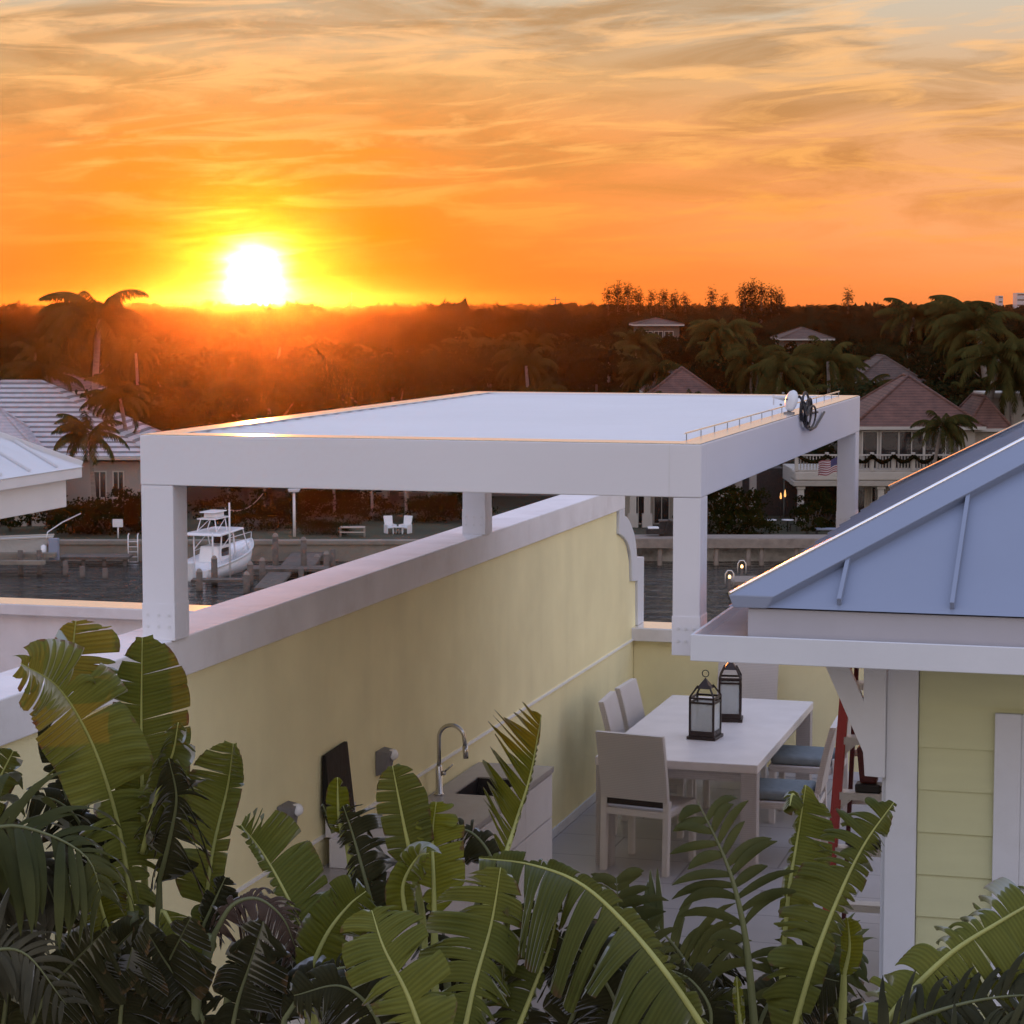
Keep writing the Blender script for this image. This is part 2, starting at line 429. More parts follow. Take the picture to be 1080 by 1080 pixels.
def floor_mat():
    m, nt, p = newmat("grey_floor_tiles")
    tc = N(nt, "ShaderNodeTexCoord")
    br = N(nt, "ShaderNodeTexBrick", offset=0.5)
    br.inputs["Scale"].default_value = 1.0; br.inputs["Brick Width"].default_value = 1.2; br.inputs["Row Height"].default_value = 0.6
    br.inputs["Mortar Size"].default_value = 0.007; br.inputs["Color1"].default_value = (0.37, 0.345, 0.335, 1)
    br.inputs["Color2"].default_value = (0.39, 0.365, 0.355, 1); br.inputs["Mortar"].default_value = (0.22, 0.20, 0.19, 1)
    nt.links.new(tc.outputs["Object"], br.inputs["Vector"])
    no = N(nt, "ShaderNodeTexNoise"); no.inputs["Scale"].default_value = 2.2; no.inputs["Detail"].default_value = 8
    nt.links.new(tc.outputs["Object"], no.inputs["Vector"])
    mr = N(nt, "ShaderNodeMapRange"); mr.inputs["To Min"].default_value = 0.85; mr.inputs["To Max"].default_value = 1.12
    nt.links.new(no.outputs["Fac"], mr.inputs["Value"])
    hs = N(nt, "ShaderNodeHueSaturation"); nt.links.new(br.outputs["Color"], hs.inputs["Color"]); nt.links.new(mr.outputs["Result"], hs.inputs["Value"])
    nt.links.new(hs.outputs["Color"], p.inputs["Base Color"])
    p.inputs["Roughness"].default_value = 0.45
    return m


def water_mat():
    m, nt, p = newmat("canal_water")
    p.inputs["Base Color"].default_value = (0.012, 0.012, 0.010, 1)
    p.inputs["Roughness"].default_value = 0.06
    p.inputs["IOR"].default_value = 1.33
    tc = N(nt, "ShaderNodeTexCoord")
    mp = N(nt, "ShaderNodeMapping"); mp.inputs["Rotation"].default_value = (0, 0, -YAW); mp.inputs["Scale"].default_value = (0.45, 0.8, 1)
    nt.links.new(tc.outputs["Object"], mp.inputs["Vector"])
    n1 = N(nt, "ShaderNodeTexNoise"); n1.inputs["Scale"].default_value = 1.1; n1.inputs["Detail"].default_value = 5; n1.inputs["Distortion"].default_value = 0.8
    nt.links.new(mp.outputs["Vector"], n1.inputs["Vector"])
    bp = N(nt, "ShaderNodeBump"); bp.inputs["Strength"].default_value = 1.0; bp.inputs["Distance"].default_value = 1.1
    nt.links.new(n1.outputs["Fac"], bp.inputs["Height"]); nt.links.new(bp.outputs["Normal"], p.inputs["Normal"])
    return m


M["floor"] = floor_mat()
M["water"] = water_mat()

# ================================================================== TERRACE AND BUILDINGS CLOSE BY
b = MB(); b.box(-4.34, 4.0, 3.2, 18.3, -11.0, 0.0)
tag(b.build("terrace_floor", M["floor"]), kind="structure")
b = MB(); b.box(-16.0, -4.36, 5.0, 18.5, -11.0, 0.0)
tag(b.build("neighbour_terrace_floor", M["floor"]), kind="structure")

# tall party wall
WX = -4.085
SCROLL_OUT = [(17.571, 2.12), (17.66, 2.10), (17.76, 2.055), (17.85, 1.995), (17.92, 1.94), (17.975, 1.87), (18.005, 1.80), (18.02, 1.738), (18.284, 1.715)]
SCROLL_IN = [(17.39, 2.176), (17.38, 1.992), (17.46, 1.978), (17.56, 1.945), (17.65, 1.91), (17.73, 1.86), (17.79, 1.80), (17.825, 1.72), (17.846, 1.562), (18.053, 1.54), (18.07, 1.17)]
w = thing("party_wall", "tall yellow stucco wall with a white cap and a stepped scrolled far end", "wall", (0, 0, 0))
b = MB()
b.prism([(5.0, -0.01), (18.07, -0.01), (18.07, 1.54), (17.846, 1.56), (17.82, 1.73), (17.72, 1.87), (17.56, 1.95), (17.38, 1.99), (17.38, 2.19), (5.0, 2.19)], "x", -4.335, WX)
b.build("stucco_panel", M["stucco"], w)
ys = [5.0, 7.35, 9.8, 12.25, 14.7, 17.571]
for ya, yb in zip(ys[:-1], ys[1:]):
    b = MB(); b.box(-4.36, -4.06, ya + .002, yb - .002, 2.178, 2.354)
    b.build("cap", M["cap"], w, bevel=0.006)
b = MB()
poly = [(17.571, 2.177)] + SCROLL_OUT + [(18.284, 1.172), (18.07, 1.172)] + SCROLL_IN[::-1][1:] 
b.prism(poly, "x", -4.358, -4.062)
b.build("scroll_trim", M["white"], w, bevel=0.004)
b = MB(); b.box(WX, WX + 0.012, 5.0, 17.995, 1.062, 1.078)
b.build("reveal_strip", M["lens"], w)
b = MB(); b.box(WX, WX + 0.012, 5.0, 17.995, 0.002, 0.07)
b.build("skirting", M["white"], w, bevel=0.003)

w = thing("parapet_wall", "low yellow end wall with a grey-white cap behind the dining table", "wall", (0, 0, 0))
b = MB(); b.box(WX + 0.003, 2.6, 18.0, 18.25, 0.0, 1.062); b.build("stucco_panel", M["stucco"], w)
b = MB(); b.box(-4.10, 2.65, 17.93, 18.32, 1.062, 1.168); b.build("cap", M["cap"], w, bevel=0.006)
b = MB(); b.box(-4.08, 2.65, 17.95, 18.32, 1.1685, 1.1705); b.build("sun_glint_sheet", M["trimgloss"], w)  # thin metal sheet added so the cap top shines as if sunlit
b = MB(); b.box(WX + 0.02, 2.6, 17.985, 17.998, 0.002, 0.07); b.build("skirting", M["white"], w)

w = thing("neighbour_parapet", "low pale parapet with a sunlit cap, beyond the tall yellow wall", "wall", (0, 0, 0))
b = MB(); b.box(-16.0, -4.37, 18.25, 18.5, 0.0, 1.03); b.build("stucco_panel", M["cap"], w)
b = MB(); b.box(-16.0, -4.365, 18.17, 18.56, 1.03, 1.125); b.build("cap", M["cap"], w, bevel=0.006)
b = MB(); b.box(-16.0, -4.37, 18.18, 18.56, 1.1255, 1.1275); b.build("sun_glint_sheet", M["trimgloss"], w)  # added reflective sheet that gives this cap its bright sunlit line

# ------------------------------------------------------------------ pergola
PG = thing("pergola", "white louvred pergola standing on the wall cap over the dining terrace", "pergola", (0, 0, 0))
PX0, PX1, PY0, PY1, PZ0, PZ1 = -4.197, -1.753, 8.93, 13.92, 3.025, 3.238
BW = 0.105


def post(x0, x1, y0, y1, z0, z1):
    b = MB(); b.box(x0, x1, y0, y1, z0, z1)
    p = b.build("post", M["powder"], PG, bevel=0.004)
    b = MB(); b.box(x0 - 0.002, x1 + 0.002, y0 - 0.002, y1 + 0.002, z0, z0 + 0.16)
    pl = b.build("base_plate", M["powder"], p, bevel=0.002)
    for sx in (x0 + 0.025, (x0 + x1) / 2, x1 - 0.025):
        for zz in (.06, .11):
            b = MB(); b.tube([(sx, y0 - 0.0021, z0 + zz), (sx, y0 - 0.006, z0 + zz)], 0.006, 8); b.build("bolt", M["plastic"], p)


post(-4.196, -4.047, 8.932, 9.08, 2.354, PZ0 - 0.001)
post(-4.196, -4.047, 13.62, 13.768, 2.354, PZ0 - 0.001)
post(-1.867, -1.755, 8.932, 9.08, 2.385, PZ0 - 0.001)
post(-1.867, -1.755, 13.77, 13.918, 2.385, PZ0 - 0.001)
b = MB(); b.box(PX0, PX1, PY0, PY0 + BW, PZ0, PZ1); b.build("beam", M["powder"], PG, bevel=0.004)
b = MB(); b.box(PX0, PX1, PY1 - BW, PY1, PZ0, PZ1); b.build("beam", M["powder"], PG, bevel=0.004)
b = MB(); b.box(PX0, PX0 + BW, PY0 + BW + .002, PY1 - BW - .002, PZ0, PZ1); b.build("beam", M["powder"], PG, bevel=0.004)
b = MB(); b.box(PX1 - BW, PX1, PY0 + BW + .002, PY1 - BW - .002, PZ0, PZ1); b.build("beam", M["powder"], PG, bevel=0.004)
# glossy flat trims on top of the beams
tz = PZ1 + 0.001
b = MB(); b.box(PX0 + .004, PX1 - .004, PY0 + .004, PY0 + BW + .05, tz, tz + .003); b.build("edge_trim", M["trimgloss"], PG)
b = MB(); b.box(PX0 + .004, PX1 - .004, PY1 - BW, PY1 - .004, tz, tz + .003); b.build("edge_trim", M["trimgloss"], PG)
b = MB(); b.box(PX0 + .004, PX0 + BW + .02, PY0 + BW + .052, PY1 - BW - .002, tz, tz + .003); b.build("edge_trim", M["trimgloss"], PG)
b = MB(); b.box(PX1 - BW, PX1 - .004, PY0 + BW + .052, PY1 - BW - .002, tz, tz + .003); b.build("edge_trim", M["trimgloss"], PG)
# louvres
b = MB()
y = PY0 + BW + 0.004
nl = 26
step = (PY1 - PY0 - 2 * BW - 0.008) / nl
for i in range(nl):
    ya, yb = y + i * step + 0.002, y + (i + 1) * step - 0.004
    b.prism([(ya, 3.165), (yb, 3.165), (yb, 3.210), (ya + 0.014, 3.235), (ya, 3.2335)], "x", PX0 + BW + .004, PX1 - BW - .004)
b.build("louvre_panel", M["louvre"], PG)
# slim raised rail on the right beam
b = MB()
b.box(-1.860, -1.853, 9.10, 13.75, 3.268, 3.275)
b.build("rail", M["trimgloss"], PG, bevel=0.002)
b = MB()
for i in range(16):
    yy = 9.14 + i * 0.305
    b.box(-1.858, -1.855, yy, yy + 0.006, 3.2425, 3.2675)
    b.build("rail_bracket", M["fixture"], PG)
    b = MB()
# joint line on the front beam
b = MB(); b.box(-1.885, -1.881, PY0 - 0.0012, PY0 + .002, PZ0 + .003, PZ1 - .003); b.build("joint_cover", M["plastic"], PG)

# dish and cables on the right beam
d = thing("sensor_dish", "small round white dish with a spindle standing on the far half of the pergola's edge", "dish", (-1.80, 11.46, 3.242))
d.scale = (.82, .82, .82)
b = MB()
ax = V((-0.80, -0.55, 0.22)).normalized()
q = ax.to_track_quat("Z", "Y").to_matrix()
prof = [(0.0, 0.0), (0.050, 0.003), (0.064, 0.010), (0.068, 0.022), (0.060, 0.036), (0.032, 0.046), (0.0, 0.048)]
bb = MB(); bb.lathe(prof, 24)
cen = V((0, 0, 0.085)) - ax * 0.037
b.add([tuple(q @ V(p) + cen) for p in bb.v], bb.f, True)
b.build("shell", M["plastic"], d)
b = MB(); b.box(-0.03, 0.03, -0.03, 0.03, 0, 0.012); b.tube([(0, 0, 0.01), (0, 0, 0.05)], 0.012, 10); b.build("foot", M["fixture"], d)
b = MB(); b.tube([cen + ax * 0.07, cen + ax * 0.15], [0.011, 0.009], 8)
b.tube([cen + ax * 0.145 + V((0, 0, -0.05)), cen + ax * 0.145 + V((0, 0, 0.014))], 0.004, 6)
b.build("spindle", M["alu"], d)
b = MB()
s1 = V((0.6, -0.8, 0)).normalized(); s2 = ax.cross(s1)
for k in range(3):
    p = cen + ax * 0.07 + (s1 * cos(k * 2.1) + s2 * sin(k * 2.1)) * 0.042
    b.tube([p, p + ax * 0.012], 0.006, 8)
b.build("bolt", M["fixture"], d)

cb = MB()
def loop(cx, cy, cz, ry, rz, n, ph, tilt):
    return [(cx + tilt * sin(a), cy + ry * cos(a), cz + rz * sin(a)) for a in [ph + 2 * pi * n * k / 26 for k in range(27)]]
xo = -1.741
for k_, (cy_, cz_, ry_, rz_, ph_) in enumerate(((11.58, 3.275, .13, .07, .3), (11.62, 3.255, .15, .085, 1.2), (11.66, 3.24, .12, .075, 2.2), (11.56, 3.29, .10, .06, 3.0), (11.70, 3.215, .17, .06, .8))):
    cb.tube(loop(xo + .004 * k_, cy_, cz_, ry_, rz_, 1.0, ph_, .006 * (-1) ** k_), 0.0055, 6)
cb.tube([(-1.80, 11.5, 3.30), (-1.76, 11.53, 3.33), (xo, 11.6, 3.29), (xo, 11.66, 3.20), (xo, 11.80, 3.145), (xo, 11.98, 3.15), (xo, 12.15, 3.185), (xo, 12.3, 3.215)], 0.0065, 6)
cb.tube([(xo, 11.66, 3.27), (xo, 11.76, 3.235), (xo, 11.92, 3.228), (xo, 12.05, 3.226)], 0.006, 6)
tag(cb.build("cable_coil", M["black"]), "coil of black cable looped over the pergola's outer edge beside the small dish", "cable")


# ------------------------------------------------------------------ pavilions with standing seam roofs
def hip_parts(root, x0, x1, y0, y1, ze, slope, seam, capw=0.18, panel_mat=None, glint=False, seamw=0.016):
    """hip roof over a rectangle, ridge along y"""
    hw = (x1 - x0) / 2
    zr = ze + slope * hw
    xr = (x0 + x1) / 2
    a, bq, c, dq = (x0, y0, ze), (x1, y0, ze), (x1, y1, ze), (x0, y1, ze)
    r0, r1 = (xr, y0 + hw, zr), (xr, y1 - hw, zr)
    f = MB(); f.add([a, bq, r0], [(0, 1, 2)]); f.build("roof_panel", panel_mat, root)
    f = MB(); f.add([a, r0, r1, dq], [(0, 1, 2, 3)]); f.build("roof_panel", panel_mat, root)
    f = MB(); f.add([bq, c, r1, r0], [(0, 1, 2, 3)]); f.build("roof_panel", panel_mat, root)
    f = MB(); f.add([dq, r1, c], [(0, 1, 2)]); f.build("roof_panel", panel_mat, root)
    sm = MB()
    k = 0
    x = x0 + seam
    while x < x1 - 0.05:
        t = min(x - x0, x1 - x)
        nrm = V((0, -slope, 1)).normalized()
        sm.bar(V((x, y0 + 0.03, ze + slope * .03)) + nrm * .016, V((x, y0 + t, ze + slope * t)) + nrm * .016, seamw, 0.03, nrm)
        sm.bar(V((x, y1 - 0.03, ze + slope * .03)) + V((0, 0, .016)), V((x, y1 - t, ze + slope * t)) + V((0, 0, .016)), seamw, 0.03)
        x += seam
    y = y0 + seam
    while y < y1 - 0.05:
        t = min(y - y0, y1 - y, hw)
        sm.bar(V((x0 + .03, y, ze + slope * .03)) + V((0, 0, .014)), V((x0 + t, y, ze + slope * t)) + V((0, 0, .014)), 0.018, 0.02)
        sm.bar(V((x1 - .03, y, ze + slope * .03)) + V((0, 0, .014)), V((x1 - t, y, ze + slope * t)) + V((0, 0, .014)), 0.018, 0.02)
        y += seam
    sm.build("seam", panel_mat, root)
    # boxed hip and ridge caps
    for (sx, sy) in ((1, 1), (-1, 1), (1, -1), (-1, -1)):
        cx = x0 if sx > 0 else x1
        cy = y0 if sy > 0 else y1
        L = hw
        p = V((cx, cy, ze + 0.045))
        e = V((cx + sx * L, cy + sy * L, ze + 0.045 + slope * L))
        wv = V((sx * capw, 0, 0))
        h = V((0, 0, -0.05)); ins = V((sx * 0.02, 0, 0))
        lo, hi = (p, e)
        hb = MB()
        vs = [lo, lo + wv, hi + wv, hi, lo + h + ins, lo + wv + h - ins * 1.5, hi + wv + h - ins * 1.5, hi + h + ins]
        hb.add(vs, [(0, 1, 2, 3), (7, 6, 5, 4), (0, 4, 5, 1), (2, 6, 7, 3), (1, 5, 6, 2), (3, 7, 4, 0)])
        hb.build("hip_cap", panel_mat, root, bevel=0.004)
        if glint:
            hb = MB(); hb.tube([lo + V((sx * .004, sy * .004, .004)), hi + V((0, 0, .004))], .008, 6); hb.build("hip_glint", M["trimgloss"], root)  # metal tube added along each hip to catch a sunset glint
    rb = MB(); rb.box(xr - capw / 2, xr + capw / 2, y0 + hw, y1 - hw, zr + .0, zr + 0.05); rb.build("ridge_cap", panel_mat, root, bevel=0.004)


def gutter_ring(root, x0, x1, y0, y1, z0, z1, w, m):
    """open box gutter round an eave: outer faces at x0,x1,y0,y1"""
    t = 0.012
    g = MB()
    g.box(x0, x1, y0, y0 + t, z0, z1)
    g.box(x0, x0 + t, y0 + t + .001, y1 - t - .001, z0, z1); g.box(x1 - t, x1, y0 + t + .001, y1 - t - .001, z0, z1); g.box(x0, x1, y1 - t, y1, z0, z1)
    g.build("gutter", m, root, bevel=0.003)
    g = MB()
    zi = z0 + 0.065
    g.box(x0 + t, x1 - t, y0 + t, y0 + w, zi - .01, zi)
    g.box(x0 + t, x0 + w, y0 + w + .001, y1 - w - .001, zi - .01, zi); g.box(x1 - w, x1 - t, y0 + w + .001, y1 - w - .001, zi - .01, zi); g.box(x0 + t, x1 - t, y1 - w, y1 - t, zi - .01, zi)
    g.build("gutter_bottom", M["gutterin"], root)


H1 = thing("stair_pavilion", "yellow clapboard rooftop pavilion with a bluish metal hip roof and white gutter", "building", (0, 0, 0))
HX0, HX1, HY0, HY1 = -1.04, 2.2, 9.30, 13.3
b = MB(); b.box(HX0 + .02, HX1, HY0 + .02, HY1, 0, 2.45); b.build("wall", M["siding"], H1)
b = MB()
z = 1.286 - 7 * 0.1765
while z < 2.40:
    zt = min(z + 0.178, 2.44)
    b.hexa([(-0.912, HY0 - 0.004, z), (HX1, HY0 - 0.004, z), (HX1, HY0 + .019, z), (-0.912, HY0 + .019, z)],
           [(-0.912, HY0 + 0.008, zt), (HX1, HY0 + 0.008, zt), (HX1, HY0 + .019, zt), (-0.912, HY0 + .019, zt)])
    z += 0.1765
b.build("clapboard", M["siding"], H1)
b = MB(); b.box(-1.042, -0.915, HY0 - 0.022, HY0 + 0.018, 0, 2.445); b.build("corner_board", M["white"], H1, bevel=0.003)
b = MB(); b.box(-1.062, -1.021, HY0 + 0.019, HY0 + 0.14, 0, 2.445); b.build("corner_board", M["white"], H1, bevel=0.003)
b = MB()
b.prism([(-1.35, 2.446), (-1.133, 1.966), (-1.125, 1.867), (-1.043, 1.864), (-1.043, 2.446), (-1.134, 2.446), (-1.134, 2.182), (-1.253, 2.446)], "y", HY0 - 0.05, HY0 - 0.015)
b.build("eave_bracket", M["white"], H1, bevel=0.003)
dr = MB(); dr.box(-0.606, -0.50, HY0 - 0.03, HY0 - 0.005, 0.0, 2.15); dr.box(-0.499, 0.40, HY0 - 0.03, HY0 - 0.005, 2.05, 2.15); dr.box(0.401, 0.50, HY0 - 0.03, HY0 - 0.005, 0.0, 2.15)
dfr = dr.build("door_frame", M["white"], H1, bevel=0.004)
dr = MB(); dr.box(-0.499, 0.40, HY0 - 0.024, HY0 - 0.006, 0.0, 2.049); dr.build("door_leaf", M["white"], dfr)
b = MB(); b.box(-1.53, 2.72, 8.735, 14.16, 2.446, 2.50); b.build("soffit", M["white"], H1)
b = MB(); b.box(-1.525, 2.70, 8.735, 14.15, 2.501, 2.614); b.build("fascia", M["fascia"], H1, bevel=0.003)
gutter_ring(H1, -1.726, 2.846, 8.60, 14.285, 2.418, 2.522, 0.20, M["gutter"])
hip_parts(H1, -1.60, 2.72, 8.715, 14.17, 2.622, 0.535, 0.43, panel_mat=M["metalroof"], glint=True)

H2 = thing("neighbour_pavilion", "white rooftop pavilion eave with a pale seamed hip roof at the left edge", "building", (0, 0, 0))
NX1, NY1 = -8.02, 15.75
b = MB(); b.box(-11.5, NX1 - 0.55, 10.2, NY1 - 0.55, 0, 2.30); b.build("wall", M["cap"], H2)
b = MB(); b.box(-12.4, NX1, 9.6, NY1, 2.25, 2.47); b.build("fascia", M["white"], H2, bevel=0.004)
b = MB(); b.box(-12.5, NX1 + 0.09, 9.5, NY1 + 0.09, 2.471, 2.55); b.build("gutter", M["gutter"], H2, bevel=0.004)
hip_parts(H2, -12.45, NX1 + 0.10, 9.45, NY1 + 0.10, 2.552, 0.535, 0.43, panel_mat=M["white"])

# ------------------------------------------------------------------ dining set
T = thing("dining_table", "long pale grey dining table with woven legs under the pergola", "table", (-3.055, 16.0, 0))
b = MB(); b.box(-0.555, 0.555, -1.25, 1.28, 0.69, 0.75); b.build("table_top", M["tabletop"], T, bevel=0.006)
b = MB(); b.box(-0.50, 0.50, -1.2, 1.22, 0.62, 0.6895); b.build("apron", M["tableleg"], T)
for sx in (-1, 1):
    for y0, y1 in ((-1.245, -1.135), (1.165, 1.275)):
        b = MB(); x = sx * 0.495
        b.box(x - 0.055, x + 0.055, y0, y1, 0.0, 0.6895); b.build("leg", M["tableleg"], T, bevel=0.004)


def make_chair(label, cushion=False):
    """faces +y, origin on the floor under the middle of the seat"""
    t = thing("dining_chair", label, "chair", (0, 0, 0), 0, "woven chairs around the dining table")
    for sx in (-1, 1):
        x = sx * 0.225
        b = MB(); b.hexa([(x - .02, -.27, 0), (x + .02, -.27, 0), (x + .02, -.225, 0), (x - .02, -.225, 0)],
                         [(x - .022, -.25, .50), (x + .022, -.25, .50), (x + .022, -.20, .50), (x - .022, -.20, .50)])
        l = b.build("leg", M["frame"], t, bevel=0.003)
        b = MB(); b.box(x - .014, x + .014, -.262, -.233, -.0, .012); b.build("foot_cap", M["black"], l)
        b = MB(); b.box(x - .02, x + .02, .215, .26, 0, .39)
        l = b.build("leg", M["frame"], t, bevel=0.003)
        b = MB(); b.box(x - .014, x + .014, .222, .253, -.0, .012); b.build("foot_cap", M["black"], l)
    b = MB(); b.box(-.245, .245, -.198, .265, .385, .435); b.build("seat", M["weave"], t, bevel=0.008)
    # back panel, leaning a little, with a small gap above the seat rail
    b = MB()
    n = 8
    for k in range(n):
        z0, z1 = .50 + (.46 * k) / n, .50 + (.46 * (k + 1)) / n
        f = lambda z: -.235 - .10 * ((z - .45) / .5) ** 1.4 if z > .45 else -.235
        y0, y1 = f(z0), f(z1)
        b.hexa([(-.24, y0 - .022, z0), (.24, y0 - .022, z0), (.24, y0 + .018, z0), (-.24, y0 + .018, z0)],
               [(-.24, y1 - .022, z1), (.24, y1 - .022, z1), (.24, y1 + .018, z1), (-.24, y1 + .018, z1)])
    b.build("backrest", M["weave"], t)
    b = MB(); b.box(-.205, .205, -.247, -.203, .385, .43); b.build("seat_rail", M["frame"], t, bevel=0.003)
    b = MB(); b.box(-.205, .205, -.240, -.215, .455, .496); b.build("gap_shade", M["bronze"], t)  # dark strip added to stand for the shade in the gap under the back
    if cushion:
        c = MB()
        c.box(-.225, .225, -.19, .255, .437, .505)
        o = c.build("cushion", M["cushion"], t, bevel=0.03, segs=4)
    return t


CH = "woven chairs around the dining table"
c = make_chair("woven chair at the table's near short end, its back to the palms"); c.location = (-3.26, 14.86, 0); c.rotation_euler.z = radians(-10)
def put(label, x, y, a, src):
    o = copy_tree(src); o.location = (x, y, 0); o.rotation_euler.z = radians(a); o["label"] = label
    return o
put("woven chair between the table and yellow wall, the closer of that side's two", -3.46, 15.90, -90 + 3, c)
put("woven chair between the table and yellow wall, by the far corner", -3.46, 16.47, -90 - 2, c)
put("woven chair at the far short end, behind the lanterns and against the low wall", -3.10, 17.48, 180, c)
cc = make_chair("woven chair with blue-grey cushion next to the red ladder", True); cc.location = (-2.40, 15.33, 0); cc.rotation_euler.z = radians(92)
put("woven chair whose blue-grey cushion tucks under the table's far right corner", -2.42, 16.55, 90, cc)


def lantern(label, x, y, rz, w, h, s=1.0):
    t = thing("lantern", label, "lantern", (x, y, 0.7505), rz, "bronze candle lanterns on the table")
    e = w / 2
    b = MB(); b.box(-e - .012, e + .012, -e - .012, e + .012, 0, .022); b.box(-e, e, -e, e, .0225, .045)
    b.build("base", M["bronze"], t, bevel=.002)
    b = MB()
    q = .007
    for sx in (-1, 1):
        for sy in (-1, 1):
            cx, cy = sx * (e - q), sy * (e - q)
            b.box(cx - q, cx + q, cy - q, cy + q, .0455, h)
    for zz in (.052, h - .04, h - .008):
        for s_ in (-1, 1):
            b.box(-e + 2 * q + .0005, e - 2 * q - .0005, s_ * (e - q) - q * .9, s_ * (e - q) + q * .9, zz - .007, zz + .007)
            b.box(s_ * (e - q) - q * .9, s_ * (e - q) + q * .9, -e + 2 * q + .0005, e - 2 * q - .0005, zz - .007, zz + .007)
    b.build("cage", M["bronze"], t)
    b = MB()
    for s_ in (-1, 1):
        b.box(-e + .014, e - .014, s_ * (e - .0085) - .001, s_ * (e - .0085) + .001, .06, h - .048)
        b.box(s_ * (e - .0085) - .001, s_ * (e - .0085) + .001, -e + .014, e - .014, .06, h - .048)
    b.build("glass", M["glass"], t)
    # open tapering shoulders and a small solid hood
    zt = h + .075
    for sx in (-1, 1):
        for sy in (-1, 1):
            b = MB(); b.bar((sx * (e - .006), sy * (e - .006), h), (sx * .042, sy * .042, zt), .010, .010)
            b.build("shoulder_bar", M["bronze"], t)
    b = MB()
    k = .05
    b.add([(-k, -k, zt - .02), (k, -k, zt - .02), (k, k, zt - .02), (-k, k, zt - .02), (0, 0, zt + .055)], [(3, 2, 1, 0), (0, 1, 4), (1, 2, 4), (2, 3, 4), (3, 0, 4)])
    hd = b.build("hood", M["bronze"], t)
    b = MB()
    b.tube([(.024 * cos(a), 0, zt + .083 + .024 * sin(a)) for a in [2 * pi * i / 18 for i in range(19)]], .0035, 6, caps=False)
    b.build("ring", M["bronze"], hd)
    b = MB(); b.lathe([(0, .046), (.04, .046), (.04, .19), (.036, .197), (0, .197)], 20); b.tube([(0, 0, .195), (.002, 0, .212)], .002, 5)
    b.build("candle", M["candle"], t)
    return t


lantern("dark bronze lantern closer to the near table end, with its ring upright", -3.02, 15.60, radians(-6), .185, .30)
lantern("taller dark bronze lantern further along the table, in front of the end chair", -2.975, 16.32, radians(8), .165, .325)

# ------------------------------------------------------------------ outdoor kitchen
K = thing("kitchen_counter", "grey stone outdoor counter with pale drawers along the yellow wall", "counter", (0, 0, 0))
KX0, KX1, KY0, KY1 = -4.07, -3.58, 9.7, 13.55
SX0, SX1, SY0, SY1 = -3.95, -3.67, 12.62, 13.12
b = MB()
b.box(KX0, KX1, KY0, SY0, .885, .92); b.box(KX0, KX1, SY1, KY1, .885, .92)
b.box(KX0, SX0, SY0 + .0005, SY1 - .0005, .885, .92); b.box(SX1, KX1, SY0 + .0005, SY1 - .0005, .885, .92)
b.build("worktop", M["counter"], K)
b = MB(); b.box(KX0 + .005, KX1 - .04, KY0 + .03, KY1 - .03, .0, .06); b.build("plinth", M["dark"], K)
b = MB(); b.box(KX0 + .004, KX1 - .022, KY0 + .02, SY0 - .03, .061, .884); b.box(KX0 + .004, KX1 - .022, SY1 + .03, KY1 - .02, .061, .884); b.box(KX0 + .004, KX1 - .022, SY0 - .03, SY1 + .03, .061, .70)
b.build("carcass", M["cabinet"], K)
y = KY1 - 0.02
while y > KY0 + .2:
    y0 = y - 0.62
    for z0, z1 in ((.07, .60), (.61, .875)):
        b = MB(); b.box(KX1 - .021, KX1 - .004, y0 + .005, y - .005, z0, z1)
        dr = b.build("drawer_front", M["cabinet"], K, bevel=.002)
    y = y0
b = MB(); t_ = .006
b.box(SX0, SX1, SY0, SY1, .72, .726); b.box(SX0, SX0 + t_, SY0, SY1, .727, .912); b.box(SX1 - t_, SX1, SY0, SY1, .727, .912)
b.box(SX0 + t_, SX1 - t_, SY0, SY0 + t_, .727, .912); b.box(SX0 + t_, SX1 - t_, SY1 - t_, SY1, .727, .912)
b.build("sink_basin", M["basin"], K)
fx, fy = -4.02, 12.57
F_ = thing("faucet", "tall chrome gooseneck faucet standing at the sink on the grey counter", "faucet", (fx, fy, .92))
b = MB(); b.lathe([(.0, 0), (.03, 0), (.03, .008), (.021, .014), (.02, .17), (.0165, .175), (0, .175)], 18); b.build("body", M["steel"], F_)
b = MB()
R_ = .078
pts = [(0, 0, .17), (0, 0, .34)] + [(R_ - R_ * cos(a), 0, .34 + R_ * sin(a)) for a in [pi * k / 14 for k in range(1, 15)]] + [(2 * R_ + .004, 0, .30)]
b.tube(pts, .0125, 12); b.build("neck", M["steel"], F_)
b = MB(); b.tube([(2 * R_ + .004, 0, .302), (2 * R_ + .010, 0, .225)], [.017, .0155], 12); b.build("spray_head", M["steel"], F_)
b = MB(); b.tube([(.018, 0, .13), (.04, 0, .132)], .014, 12); b.tube([(.035, 0, .14), (.085, 0, .185)], [.0065, .005], 8); b.build("handle", M["steel"], F_)

G = thing("side_burner", "side burner with its dark lid raised against the yellow wall", "grill", (-3.9, 10.95, .92))
b = MB(); b.box(-.13, .26, -.20, .20, .001, .15); b.build("burner_box", M["cabinet"], G, bevel=.004)
b = MB()
b.hexa([(-.165, -.20, .27), (-.12, -.19, .22), (-.12, .17, .22), (-.165, .17, .27)], [(-.175, -.17, .575), (-.155, -.17, .575), (-.155, .155, .59), (-.175, .155, .59)])
b.build("lid", M["blackish"], G, bevel=.003)
b = MB(); b.box(-.16, -.128, -.17, .20, .151, .26); b.build("lid_hinge", M["cabinet"], G)

